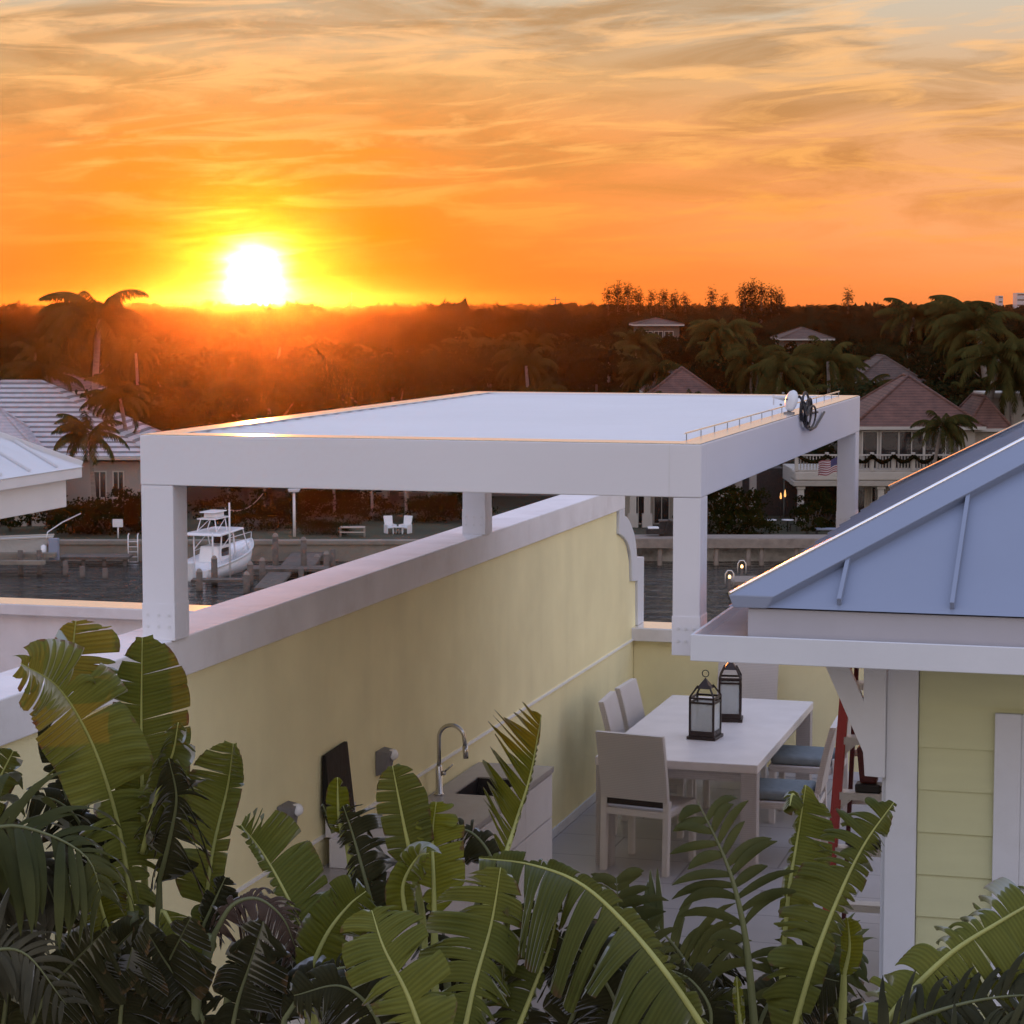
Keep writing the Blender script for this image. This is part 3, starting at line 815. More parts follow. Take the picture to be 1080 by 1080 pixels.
for lab, yy, zz in (("grey wall light with a white domed lens, left of the raised burner lid", 10.25, 1.29), ("grey wall light with a white domed lens, between the burner lid and the faucet", 11.70, 1.285)):
    t = thing("wall_light", lab, "wall light", (WX, yy, zz), 0, "wall lights over the counter")
    b = MB(); b.hexa([(.001, -.075, -.07), (.05, -.06, -.055), (.05, .06, -.055), (.001, .075, -.07)], [(.001, -.075, .07), (.075, -.06, .06), (.075, .06, .06), (.001, .075, .07)])
    b.build("housing", M["fixture"], t, bevel=.005)
    b = MB()
    vs, fs = [], []
    bb = MB(); bb.lathe([(.032, 0), (.032, .010), (.027, .026), (.016, .036), (0, .040)], 18)
    qq = V((0.9, .1, .35)).normalized().to_track_quat("Z", "Y").to_matrix()
    b.add([tuple(qq @ V(p) + V((.062, .02, .035))) for p in bb.v], bb.f, True)
    b.build("lens", M["lens"], t)

# ------------------------------------------------------------------ stepladder and the things on it
L = thing("stepladder", "red stepladder with pale aluminium treads standing beside the pavilion corner", "ladder", (-1.44, 12.75, 0), radians(3))
def rail_x(z): return .33 - .085 * z / 1.75
def rail_y(z): return -.0 + .42 * z / 1.75
for s in (-1, 1):
    b = MB(); b.bar((s * rail_x(0), rail_y(0), 0), (s * rail_x(1.72), rail_y(1.72), 1.72), .055, .07, V((0, 1, 0)))
    b.build("rail", M["red"], L, bevel=.003)
    b = MB(); b.bar((s * (rail_x(0) - .04), .95, 0), (s * (rail_x(1.72) - .05), rail_y(1.72) + .06, 1.70), .025, .05, V((0, 1, 0)))
    b.build("rear_rail", M["darkred"], L)
for k in range(5):
    zz = .38 + .308 * k - .0
    b = MB(); b.box(-rail_x(zz) + .017, rail_x(zz) - .017, rail_y(zz) - .045, rail_y(zz) + .05, zz - .012, zz)
    b.box(-rail_x(zz) + .017, rail_x(zz) - .017, rail_y(zz) - .048, rail_y(zz) - .0455, zz - .042, zz)
    st = b.build("tread", M["alu"], L)
    for s in (-1, 1):
        b = MB(); b.add([(s * (rail_x(zz) - .018), rail_y(zz) - .044, zz - .043), (s * (rail_x(zz) - .085), rail_y(zz) - .044, zz - .043), (s * (rail_x(zz) - .018), rail_y(zz) - .044, zz - .11),
                         (s * (rail_x(zz) - .018), rail_y(zz) - .040, zz - .043), (s * (rail_x(zz) - .085), rail_y(zz) - .040, zz - .043), (s * (rail_x(zz) - .018), rail_y(zz) - .040, zz - .11)],
                        [(0, 1, 2), (5, 4, 3), (0, 3, 4, 1), (1, 4, 5, 2), (2, 5, 3, 0)])
        b.build("gusset", M["alu"], st)
    b = MB(); b.box(-rail_x(zz) + .06, rail_x(zz) - .06, .93 - .45 * zz / 1.7, .945 - .45 * zz / 1.7, zz + .12, zz + .16); b.build("rear_brace", M["alu"], L)
b = MB(); b.box(-.25, .25, .37, .52, 1.721, 1.77); b.build("top_cap", M["black"], L, bevel=.005)
zz = .38 + .308 * 2
tl = thing("power_tool", "dark red tool with a black base and strap standing on the ladder's tread", "tool", (-1.555, 12.75 + rail_y(zz) + .0, zz + .0005))
b = MB(); b.box(-.055, .055, -.04, .045, 0, .045); bs = b.build("battery_base", M["black"], tl, bevel=.008)
b = MB(); b.hexa([(-.036, -.025, .046), (.036, -.025, .046), (.036, .03, .046), (-.036, .03, .046)], [(-.05, -.04, .235), (.05, -.04, .235), (.05, .05, .235), (-.05, .05, .235)]); b.build("body", M["darkred"], tl, bevel=.01)
b = MB(); b.tube([(.05, -.03, .03), (.08, -.035, .055), (.105, -.035, .05), (.11, -.035, .02), (.085, -.035, .008), (.055, -.03, .012)], .0035, 6); b.build("strap", M["black"], tl)
tl.scale = (1.35, 1.2, 1.12)
zz = .38 + .308
tl = MB(); tl.lathe([(0, 0), (.06, 0), (.075, .012), (.07, .035), (.04, .05), (0, .055)], 20)
o = tl.build("pouch", M["black"], None, loc=(-1.555, 12.75 + rail_y(zz), zz + .001)); o.scale = (1.6, .75, 1)
tag(o, "flat black pouch lying on the ladder tread below the dark red tool", "pouch")
zz = .38 + .308 * 3
tl = MB(); tl.prism([(-.075, 0), (.09, 0), (.09, .03), (.02, .10), (-.02, .12), (-.075, .03)], "y", -.05, .05)
o = tl.build("tool_case", M["black"], None, bevel=.006, loc=(-1.56, 12.75 + rail_y(zz), zz + .001))
tag(o, "black wedge shaped case on the ladder tread under the eave bracket", "case")

# ================================================================== WATER, LAND AND THE FAR BANK
WZ, GZ = -11.4, -10.25


def bthing(name, label, cat, u, v, z, rz=0.0, group=None):
    return thing(name, label, cat, U(u, v, z), YAW + rz, group)


b = MB(); b.quad((-300, -25, 0), (300, -25, 0), (300, 136, 0), (-300, 136, 0))
tag(b.build("water", M["water"], loc=U(0, 0, WZ), rz=YAW), kind="structure")
b = MB(); b.quad((-1150, 134.2, 0), (1150, 134.2, 0), (1150, 2050, 0), (-1150, 2050, 0))
tag(b.build("ground", M["lawn"], loc=U(0, 0, GZ), rz=YAW), kind="structure")

S = bthing("seawall", "long weathered concrete seawall along the far bank of the canal", "seawall", 0, 134, 0)
b = MB(); b.box(-280, 280, 0, .6, -12.2, -10.42); b.build("wall_face", M["seawall"], S)
b = MB(); b.box(-280, 280, -.12, .8, -10.419, -10.18); b.build("wall_cap", M["seawall"], S, bevel=.02)
b = MB(); b.box(pu(648, 134), pu(960, 134), -.06, -.003, -12.2, -10.43); b.build("stained_panel", M["stain"], S)

# right dock
D = bthing("dock", "long timber dock in front of the red roofed house", "dock", 0, 131.5, 0)
b = MB(); b.box(pu(640, 132), pu(905, 132), 0, 2.3, -9.94, -9.80); b.build("deck", M["wood"], D)
b = MB(); b.box(pu(640, 132), pu(905, 132), -.08, -.005, -10.36, -9.83); b.build("fascia_board", M["wood"], D, bevel=.01)
for px in (668, 697, 757, 791, 805, 842):
    b = MB(); b.tube([(pu(px, 131.5), .25, -12.2), (pu(px, 131.5) + .02, .25, -9.95)], [.16, .14], 8); b.build("pile", M["wood"], D)
for px, py, lab in ((784, 598, "small lit dock lamp on a post in front of the long timber dock"), (771, 609, "lit dock lamp on a hooped post beside the pavilion roof edge")):
    v = 122.0 if py < 605 else 117.0
    t = bthing("dock_lamp", lab, "lamp", pu(px, v), v, 0, 0, "lit lamps on the water")
    z = pz(py, v)
    b = MB(); b.tube([(0, 0, WZ - .5), (0, 0, z - .12)], .07, 8); b.build("post", M["pile"], t)
    b = MB(); b.lathe([(0, z - .09), (.06, z - .08), (.075, z), (.05, z + .08), (0, z + .10)], 10); b.build("globe", M["lamp"], t)
    b = MB(); b.tube([(-.22, 0, z - .4), (-.22, 0, z + .15), (-.1, 0, z + .32), (.1, 0, z + .32), (.22, 0, z + .15), (.22, 0, z - .4)], .035, 6); b.build("hoop", M["alu"], t)
t = bthing("floating_platform", "brownish floating platform beside the lit hooped dock lamp", "platform", pu(790, 119), 119, WZ)
b = MB(); b.box(-.9, 3.2, -1.2, 1.4, .55, .75); b.build("deck", M["wood"], t)
for x in (-.7, 1.1, 3.0):
    b = MB(); b.tube([(x, -1.0, -.6), (x, -1.0, .55)], .12, 8); b.build("pile", M["pile"], t)

# centre finger docks and piles
t = bthing("finger_dock", "dark timber finger dock beside the white boat", "dock", 0, 0, 0)
b = MB(); b.box(pu(262, 126), pu(345, 126), 125.2, 127.0, -11.0, -10.85); b.box(pu(300, 130), pu(335, 130), 127.05, 133.9, -11.0, -10.85); b.build("deck", M["pile"], t)
b = MB(); b.box(pu(200, 122), pu(262, 122), 121.6, 122.6, -11.15, -11.02); b.box(pu(275, 122), pu(300, 122), 118, 125.1, -11.15, -11.0); b.build("walkway", M["pile"], t)
for px, py, v in ((289, 566, 127), (319, 570, 127), (343, 585, 127), (224, 590, 123), (208, 604, 120), (262, 596, 122), (258, 607, 119), (275, 592, 124), (333, 588, 131)):
    p = bthing("mooring_pile", "dark round timber pile standing in the canal around the finger docks", "pile", pu(px, v), v, 0, 0, "timber piles round the finger docks")
    z = pz(py, v)
    b = MB(); b.tube([(0, 0, WZ - .8), (0, 0, z)], [.19, .17], 10); b.build("shaft", M["pile"], p)
    b = MB(); b.lathe([(.18, z + .001), (.10, z + .16), (0, z + .2)], 10); b.build("pile_cap", M["wood"], p)

for px, py, v in ((66, 592, 127), (84, 598, 126), (108, 600, 125.5), (300, 596, 128), (316, 600, 125), (350, 580, 131)):
    p = bthing("mooring_pile", "dark round timber pile standing in the canal around the finger docks", "pile", pu(px, v), v, 0, 0, "timber piles round the finger docks")
    z = pz(py, v)
    b = MB(); b.tube([(0, 0, WZ - .8), (0, 0, z)], [.17, .15], 10); b.build("shaft", M["pile"], p)
t = bthing("low_dock", "low dark timber walkway along the left seawall", "dock", 0, 131.2, 0)
b = MB(); b.box(pu(58, 131), pu(132, 131), 0, 1.9, -11.0, -10.86); b.build("deck", M["pile"], t)
for px in (62, 84, 106, 128):
    b = MB(); b.tube([(pu(px, 131), .2, -12.2), (pu(px, 131), .2, -11.01)], .12, 7); b.build("pile", M["pile"], t)
# the white boat
BO = bthing("fishing_boat", "white sport fishing boat with a hard top and small tower beside the pergola post", "boat", pu(229, 128.2), 128.2, WZ - .12, math.atan2(8.0, 2.4))
BO.scale = (1.0, 1.0, 1.0)
st = []
for i in range(15):
    s = i / 14
    x = -4.4 + 8.8 * s
    hb = 1.36 * (1 - max(0, (s - .45) / .55) ** 2.3) + .012
    g = .80 + .80 * s ** 1.8
    ch = (.12 + .55 * max(0, (s - .55) / .45) ** 1.6)
    kz = -.35 + .9 * max(0, (s - .72) / .28) ** 2.2
    xr = x + (.25 * s ** 3)
    st.append([(xr, 0, kz), (x + .12 * s ** 3, hb * .82, ch), (xr, hb, g), (xr, hb - .13 * min(1, hb / .5), g + .02), (xr, max(hb - .16, .0), g - .06), (xr, 0, g - .02)])
b = MB(); vs = [p for r in st for p in r]; k = len(st[0])
fs = []
for i in range(14):
    for j in range(k - 1):
        fs.append((i * k + j, i * k + j + 1, (i + 1) * k + j + 1, (i + 1) * k + j))
n0 = len(vs)
vs2 = [(x, -y, z) for x, y, z in vs]
fs2 = [tuple(n0 + q for q in reversed(f)) for f in fs]
b.add(vs + vs2, fs + fs2, True)
b.add([vs[j] for j in range(k)] + [vs2[j] for j in reversed(range(1, k - 1))], [tuple(range(2 * k - 2))])
b.build("hull", M["hull"], BO)
b = MB()
for s_ in (-1, 1):
    b.tube([(st[i][2][0], s_ * (st[i][2][1] + .015), st[i][2][2] + .0) for i in range(15)], .045, 6)
b.build("rub_rail", M["plastic"], BO)
b = MB(); b.hexa([(-1.5, -.62, .78), (.9, -.55, .78), (.9, .55, .78), (-1.5, .62, .78)], [(-1.3, -.55, 1.75), (.35, -.5, 1.75), (.35, .5, 1.75), (-1.3, .55, 1.75)]); b.build("console", M["hull"], BO, bevel=.05)
b = MB(); b.hexa([(.40, -.49, 1.751), (.44, -.49, 1.751), (.44, .49, 1.751), (.40, .49, 1.751)], [(.1, -.45, 2.3), (.14, -.45, 2.3), (.14, .45, 2.3), (.1, .45, 2.3)])
b.box(-.9, .2, -.575, -.556, 1.15, 1.6)
b.build("windscreen", M["pane"], BO)
b = MB(); b.hexa([(-2.3, -1.15, 2.42), (1.5, -.95, 2.5), (1.5, .95, 2.5), (-2.3, 1.15, 2.42)], [(-2.25, -1.1, 2.56), (1.45, -.9, 2.6), (1.45, .9, 2.6), (-2.25, 1.1, 2.56)]); b.build("hard_top", M["hull"], BO, bevel=.04)
b = MB()
for s_ in (-1, 1):
    b.tube([(-1.6, s_ * .78, .85), (-1.5, s_ * .85, 2.45)], .045, 6); b.tube([(.7, s_ * .72, .95), (.2, s_ * .8, 2.47)], .045, 6)
    b.tube([(-1.55, s_ * .8, 1.6), (.4, s_ * .75, 2.45)], .03, 6); b.tube([(1.45, s_ * .85, 2.52), (2.5, s_ * .75, 1.1)], .035, 6)
b.build("top_leg", M["hull"], BO)
b = MB()
for s_ in (-1, 1):
    for x in (-1.6, -.2):
        b.tube([(x, s_ * .6, 2.58), (x + .15, s_ * .42, 3.3)], .035, 6)
    b.tube([(-1.6, s_ * .6, 2.6), (.0, s_ * .42, 3.25)], .025, 6)
b.box(-1.7, .35, -.55, .55, 3.28, 3.34)
b.build("tower_frame", M["hull"], BO)
b = MB(); b.box(-1.1, -.1, -.4, .4, 3.341, 3.62); b.box(-1.5, .1, -.5, .5, 3.63, 3.70); b.build("tower_seat", M["hull"], BO, bevel=.04)
b = MB()
for s_ in (-1, 1):
    rl_ = [(st[i][3][0], s_ * st[i][3][1], st[i][3][2] + .38) for i in range(6, 15)]
    b.tube(rl_, .022, 5)
    for i in range(6, 15, 2): b.tube([(st[i][3][0], s_ * st[i][3][1], st[i][3][2]), (st[i][3][0], s_ * st[i][3][1], st[i][3][2] + .38)], .018, 5)
b.build("bow_rail", M["alu"], BO)
b = MB()
for s_ in (-.45, .45): b.hexa([(-4.95, s_ - .2, .2), (-4.45, s_ - .2, .2), (-4.45, s_ + .2, .2), (-4.95, s_ + .2, .2)], [(-5.0, s_ - .18, 1.25), (-4.5, s_ - .18, 1.25), (-4.5, s_ + .18, 1.25), (-5.0, s_ + .18, 1.25)])
b.build("outboard", M["plastic"], BO, bevel=.06)

for px, p0, p1, v, r, lab in ((240.7, 530, 612, 124, .05, "tall thin white pole in front of the boat's bow"), (222.5, 562, 606, 123, .045, "short thin white pole in front of the boat's cockpit")):
    p = MB(); p.tube([(0, 0, pz(p1, v)), (0, 0, pz(p0, v))], r, 8)
    tag(p.build("dock_pole", M["plastic"], loc=U(pu(px, v), v, 0), rz=YAW), lab, "pole")

t = bthing("purple_martin_house", "white box birdhouse on a tall white pole behind the seawall", "birdhouse", pu(309.3, 137), 137, GZ)
b = MB(); b.tube([(0, 0, 0), (0, 0, 2.72)], [.09, .08], 8); b.build("pole", M["plastic"], t)
b = MB(); zt = pz(516.5, 137) - GZ; b.box(-.31, .31, -.28, .28, 2.721, zt - .02); b.box(-.35, .35, -.32, .32, zt - .02, zt + .05); b.build("box", M["plastic"], t, bevel=.01)
t = bthing("notice_board", "small blank pale board on a thin post at the left seawall", "sign", pu(122.5, 136), 136, GZ)
b = MB(); b.tube([(0, 0, 0), (0, 0, pz(556, 136) - GZ)], .045, 6); b.build("post", M["plastic"], t)
b = MB(); b.box(-.31, .31, -.1, -.04, pz(556, 136) - GZ - .0, pz(547.5, 136) - GZ); b.build("board", M["plastic"], t, bevel=.01)
t = bthing("dock_ladder", "pale metal ladder hanging on the left seawall", "ladder", pu(138, 133.5), 133.5, 0)
for px in (-1, 1):
    b = MB(); b.tube([(px * .28, 0, pz(607, 133.5)), (px * .28, 0, pz(565, 133.5)), (px * .28, .3, pz(563.5, 133.5))], .04, 6); b.build("rail", M["alu"], t)
for k in range(7):
    z = pz(604, 133.5) + k * .3; b = MB(); b.tube([(-.27, 0, z), (.27, 0, z)], .03, 6); b.build("rung", M["alu"], t)

# left lift with a skiff
t = bthing("boat_lift", "grey timber boat lift and dock below the white pavilion eave", "boat lift", 0, 128, 0)
b = MB(); b.box(pu(-60, 128), pu(56, 128), -.3, .5, pz(588, 128), pz(583.5, 128)); b.box(pu(-60, 128), pu(50, 128), -1.6, -1.2, pz(595, 127), pz(591, 127)); b.build("beam", M["seawall"], t)
for px in (-30, 20, 40):
    b = MB(); b.tube([(pu(px, 127.8), -.6, WZ - 1), (pu(px, 127.8), -.6, pz(580, 127.8))], .15, 8); b.build("pile", M["pile"], t)
sk = bthing("skiff", "grey open skiff resting on the lift below the white pavilion eave", "boat", pu(3, 129), 129, pz(585, 129) + .02, radians(8))
b = MB(); b.hexa([(-3, -.7, 0), (2.0, -.6, .05), (2.0, .6, .05), (-3, .7, 0)], [(-3.1, -.95, .78), (2.7, -.75, .95), (2.7, .75, .95), (-3.1, .95, .78)])
b.build("hull", M["skiff"], sk, bevel=.06)
b = MB()
for s_ in (-1, 1): b.bar((-3.1, s_ * .93, .83), (2.7, s_ * .73, 1.0), .12, .08)
b.build("gunwale", M["trim"], sk)
b = MB(); b.box(-.9, -.4, -.3, .3, .8, 1.5); b.build("console", M["hull"], sk, bevel=.05)
t = bthing("power_pedestal", "pale blue panel with a white cylinder at the end of the left dock", "utility box", pu(50, 128.5), 128.5, 0)
b = MB(); b.box(-.05, .5, -.2, .2, pz(591, 128.5), pz(568, 128.5)); b.build("panel", M["metalroof"], t, bevel=.02)
b = MB(); b.lathe([(0, pz(588, 128.5)), (.17, pz(588, 128.5)), (.17, pz(576, 128.5)), (0, pz(574.5, 128.5))], 12, (-.36, 0, 0)); b.build("cylinder", M["hull"], t)
b = MB(); b.tube([(-.2, 0, pz(568, 128.5)), (-.18, .3, pz(562, 128.5)), (.5, 1.2, pz(553, 128.5)), (1.4, 2.0, pz(545, 128.5))], .035, 6); b.build("davit_arm", M["alu"], t)

# lawn furniture
for px, lab in ((411, "white curved lawn chair, the left one of the pair on the far lawn"), (427, "white curved lawn chair, the right one of the pair on the far lawn")):
    t = bthing("lawn_chair", lab, "chair", pu(px, 139), 139, GZ, radians(25 if px < 420 else -25), "white lawn chairs on the far bank")
    b = MB(); b.hexa([(-.26, .18, .35), (.26, .18, .35), (.26, .26, .35), (-.26, .26, .35)], [(-.30, .38, 1.05), (.30, .38, 1.05), (.30, .45, 1.05), (-.30, .45, 1.05)]); b.build("backrest", M["plastic"], t, bevel=.03)
    b = MB(); b.box(-.27, .27, -.3, .24, .32, .39); b.build("seat", M["plastic"], t, bevel=.02)
    for s in (-1, 1):
        b = MB(); b.box(s * .29 - .03, s * .29 + .03, -.3, .3, 0.0, .55); b.build("arm_side", M["plastic"], t, bevel=.02)
t = bthing("side_table", "small white table between the two white lawn chairs", "table", pu(419, 138.6), 138.6, GZ)
b = MB(); b.box(-.35, .35, -.2, .2, .4, .45); b.build("table_top", M["plastic"], t)
for sx in (-1, 1):
    b = MB(); b.box(sx * .28 - .03, sx * .28 + .03, -.15, .15, 0, .399); b.build("leg", M["plastic"], t)
t = bthing("garden_bench", "low timber bench frame on the lawn, left of the white lawn chairs", "bench", pu(371, 137), 137, GZ)
b = MB()
for k in range(6): b.box(-.75, .75, -.35 + k * .13, -.26 + k * .13, .55, .6)
b.build("seat", M["trim"], t)
for sx in (-1, 1):
    b = MB(); b.box(sx * .72 - .04, sx * .72 + .04, -.33, .33, 0, .549); b.build("leg", M["wood"], t)
b = MB(); b.bar((-.75, -.36, .3), (.75, -.36, .3), .05, .06); b.build("stretcher", M["trim"], t)
b = MB()
vs = []; nn = 14
for i in range(nn + 1):
    s = i / nn
    for j in (-1, 1):
        vs.append((-1.2 + 2.4 * s, j * (.42 - .25 * abs(2 * s - 1)), .75 - .55 * (1 - (2 * s - 1) ** 2) + .9 * s))
b.add(vs, [(2 * i, 2 * i + 1, 2 * i + 3, 2 * i + 2) for i in range(nn)], True)
o = b.build("hammock", M["rope"], loc=U(pu(256, 143), 143, pz(548, 143)), rz=YAW)
so = o.modifiers.new("thick", "SOLIDIFY"); so.thickness = .03
tag(o, "pale cloth hammock slung between palm trunks right of the boat", "hammock")


# ------------------------------------------------------------------ houses
def hip_roof(root, x0, x1, y0, y1, z, h, m, over=.5, name="roof", ridge=None):
    x0, x1, y0, y1 = x0 - over, x1 + over, y0 - over, y1 + over
    wx, wy = x1 - x0, y1 - y0
    if wx >= wy:
        r = wy / 2 if ridge is None else ridge
        a, c = (x0 + r, (y0 + y1) / 2, z + h), (x1 - r, (y0 + y1) / 2, z + h)
        fs = [(0, 1, 5, 4), (2, 3, 4, 5), (3, 0, 4), (1, 2, 5)]
    else:
        r = wx / 2 if ridge is None else ridge
        a, c = ((x0 + x1) / 2, y0 + r, z + h), ((x0 + x1) / 2, y1 - r, z + h)
        fs = [(0, 1, 4), (1, 2, 5, 4), (2, 3, 5), (3, 0, 4, 5)]
    if abs(wx - wy) < .05 or (ridge is not None and a[0] > c[0]):
        a = c = ((x0 + x1) / 2, (y0 + y1) / 2, z + h)
    b = MB()
    b.add([(x0, y0, z), (x1, y0, z), (x1, y1, z), (x0, y1, z), a, c], fs)
    b.box(x0 + .05, x1 - .05, y0 + .05, y1 - .05, z - .12, z - .01)
    o = b.build(name, m, root)
    b = MB()
    for p, q in (((x0, y0), (x1, y0)), ((x1, y0), (x1, y1)), ((x1, y1), (x0, y1)), ((x0, y1), (x0, y0))):
        b.bar((p[0], p[1], z - .1), (q[0], q[1], z - .1), .1, .2)
    b.build("eave_board", M["trim"], o)
    b = MB()
    for p in ((x0, y0), (x1, y0), (x1, y1), (x0, y1)):
        e = min((a, c), key=lambda q: (q[0] - p[0]) ** 2 + (q[1] - p[1]) ** 2)
        b.tube([(p[0], p[1], z + .02), (e[0], e[1], e[2] + .02)], .10, 6)
    b.tube([(a[0], a[1], a[2] + .02), (c[0] + .001, c[1], c[2] + .02)], .10, 6)
    b.build("ridge_tiles", m, o)
    return o


def window(root, x, y, z0, z1, w, bars=1):
    b = MB()
    t = .08
    b.box(x - w / 2 - t, x - w / 2, y - .07, y, z0 - t, z1 + t); b.box(x + w / 2, x + w / 2 + t, y - .07, y, z0 - t, z1 + t)
    b.box(x - w / 2, x + w / 2, y - .07, y, z0 - t, z0); b.box(x - w / 2, x + w / 2, y - .07, y, z1, z1 + t)
    for k in range(bars):
        xx = x - w / 2 + w * (k + 1) / (bars + 1); b.box(xx - .03, xx + .03, y - .06, y - .02, z0, z1)
    o = b.build("window_frame", M["trim"], root)
    b = MB(); b.box(x - w / 2, x + w / 2, y - .019, y - .004, z0, z1); b.build("pane", M["pane"], o)


HV = 146.0
R = bthing("balcony_house", "two storey cream house with red tiled hip roofs and a garlanded balcony", "house", 0, HV, 0)
hx0, hx1 = pu(907, HV), pu(1029, HV)
ez = pz(449, HV)
fz = pz(494, HV)
b = MB(); b.box(hx0, hx1, .0, 9.0, GZ, ez - .13); b.build("wall", M["housewall"], R)
hip_roof(R, hx0, hx1, 0, 9.4, ez, 3.1, M["tile"], .55)
ex0, ex1 = pu(1029, HV) + .01, pu(1072, HV)
b = MB(); b.box(ex0, ex1, 1.0, 7.0, GZ, pz(452, HV) - .13); b.build("wall", M["housewall"], R)
hip_roof(R, ex0, ex1 - .6, 1.0, 7.0, pz(452, HV), 2.0, M["tile"], .5)
b = MB(); b.box(ex1 - .6, ex1 + 3.5, 5.0, 9.0, GZ, pz(422, HV)); b.build("wall", M["housewall"], R)
b = MB(); b.box(ex1 - .9, ex1 + 3.8, 4.7, 9.3, pz(422, HV) + .001, pz(420, HV) + .15); b.build("roof", M["trim"], R)
# upper openings
for px, w, bars in ((918, .9, 0), (939, 1.1, 0), (962, 1.6, 1), (985, 1.2, 0), (1005, .8, 0)):
    window(R, pu(px, HV), -.003, fz + .05, pz(455, HV), w, bars)
# balcony
bx0, bx1 = pu(835, HV), pu(1000, HV)
b = MB(); b.box(bx0, bx1, -2.2, -.08, fz - .62, fz); b.build("balcony_deck", M["trim"], R, bevel=.12)
b = MB(); b.box(bx0 - .12, bx1 + .12, -2.32, -.08, fz - .95, fz - .63); b.build("balcony_band", M["housewall"], R, bevel=.03)
b = MB(); b.box(bx0, hx0 - .01, -.07, 4.5, fz - .95, fz); b.build("balcony_deck", M["trim"], R)
zr = pz(476.5, HV)
b = MB(); b.box(bx0 + .05, bx1 - .05, -2.16, -2.02, zr - .10, zr); b.box(bx0 + .05, bx0 + .19, -2.0, 4.4, zr - .1, zr)
b.box(bx0 + .05, bx1 - .05, -2.14, -2.04, fz + .001, fz + .08)
rl = b.build("balustrade", M["trim"], R)
x = bx0 + .15
b = MB()
while x < bx1 - .1:
    b.lathe([(.03, fz + .081), (.045, fz + .25), (.035, fz + .55), (.035, zr - .101)], 6, (x, -2.09, 0)); x += .2
b.build("baluster", M["trim"], rl)
for px in (836.5, 868, 893, 915, 937, 958, 980, 998):
    b = MB(); x = pu(px, HV); b.box(x - .11, x + .11, -2.2, -1.98, fz + .001, zr + .12); b.build("newel_post", M["trim"], rl)
# garland swags hang on the rail
pxs = [838, 868, 893, 915, 937, 958, 980, 998]
for a, c in zip(pxs[:-1], pxs[1:]):
    b = MB()
    pts = []
    for k in range(13):
        s = k / 12
        pts.append((pu(a + (c - a) * s, HV), -2.30 + random.uniform(-.03, .03), zr - .05 - .42 * (1 - (2 * s - 1) ** 2) + random.uniform(-.02, .02)))
    b.tube(pts, [random.uniform(.09, .15) for _ in pts], 7, smooth=False)
    o = b.build("garland", M["leaf_pine"], loc=U(0, HV, 0), rz=YAW)
    tag(o, "dark green garland swag hanging on the white balcony rail", "garland", "garland swags on the balcony rail")
# porch below
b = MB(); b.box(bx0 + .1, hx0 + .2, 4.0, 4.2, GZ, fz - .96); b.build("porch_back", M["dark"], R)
for px in (841.5, 884, 925):
    x = pu(px, HV)
    b = MB(); b.box(x - .2, x + .2, -2.1, -1.7, GZ + .8, fz - .951); b.box(x - .3, x + .3, -2.2, -1.6, GZ, GZ + .79); b.box(x - .27, x + .27, -2.17, -1.63, fz - 1.15, fz - .96)
    b.build("column", M["trim"], R, bevel=.02)
for px in (905, 929, 944, 962): window(R, pu(px, HV), -.003, GZ + .1, fz - 1.2, .95, 0)
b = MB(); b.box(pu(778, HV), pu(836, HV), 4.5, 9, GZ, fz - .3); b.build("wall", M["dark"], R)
for px in (793, 778):
    x = pu(px, HV); b = MB(); b.box(x - .22, x + .22, -1.2, -.8, GZ, pz(498, HV)); b.build("column", M["greywall"], R)
for px, py0, py1 in ((829, 516, 524), (824.5, 519, 526)):
    t = bthing("porch_lamp", "warm lit lamp glowing inside the dark porch under the balcony", "lamp", pu(px, HV + 3), HV + 3, 0, 0, "lit lamps in the dark porch")
    b = MB(); z0, z1 = pz(py1, HV + 3), pz(py0, HV + 3); b.lathe([(0, z0), (.05, z0), (.07, z0 + .12), (.035, z1 - .1), (0, z1)], 10); b.build("flame", M["candleglow"], t)
    b = MB(); b.tube([(0, 0, GZ), (0, 0, z0 - .005)], .035, 6); b.build("stand", M["dark"], t)
for px, lab in ((814, "pale cafe table on the porch terrace, left of the dark chair"), (832, "pale round cafe table beside the porch column")):
    t = bthing("terrace_table", lab, "table", pu(px, 140), 140, GZ)
    b = MB(); b.lathe([(0, .70), (.38, .70), (.38, .75), (0, .75)], 16); b.build("table_top", M["plastic"], t)
    b = MB(); b.tube([(0, 0, 0), (0, 0, .699)], .05, 6); b.build("leg", M["dark"], t)
t = bthing("terrace_chair", "dark chair standing by the porch column across the canal", "chair", pu(838.5, 140.3), 140.3, GZ, radians(80))
b = MB(); b.box(-.22, .22, -.22, .22, .42, .46); b.build("seat", M["dark"], t)
b = MB(); b.box(-.22, .22, -.25, -.221, .46, 1.0); b.build("backrest", M["dark"], t)
for sx in (-1, 1):
    for sy in (-1, 1):
        b = MB(); b.box(sx * .2 - .02, sx * .2 + .02, sy * .2 - .02, sy * .2 + .02, 0, .419); b.build("leg", M["dark"], t)
t = bthing("lounger", "pale blue lounger beneath the flag on the far terrace", "lounger", pu(876, 138), 138, GZ)
b = MB(); b.box(-.85, .85, -.3, .3, .3, .42); b.hexa([(.85, -.3, .36), (.95, -.3, .36), (.95, .3, .36), (.85, .3, .36)], [(1.3, -.3, .8), (1.38, -.3, .75), (1.38, .3, .75), (1.3, .3, .8)]); b.build("cushion", M["metalroof"], t, bevel=.03)
for sx in (-.75, .75):
    b = MB(); b.box(sx - .03, sx + .03, -.27, .27, 0, .299); b.build("leg", M["dark"], t)


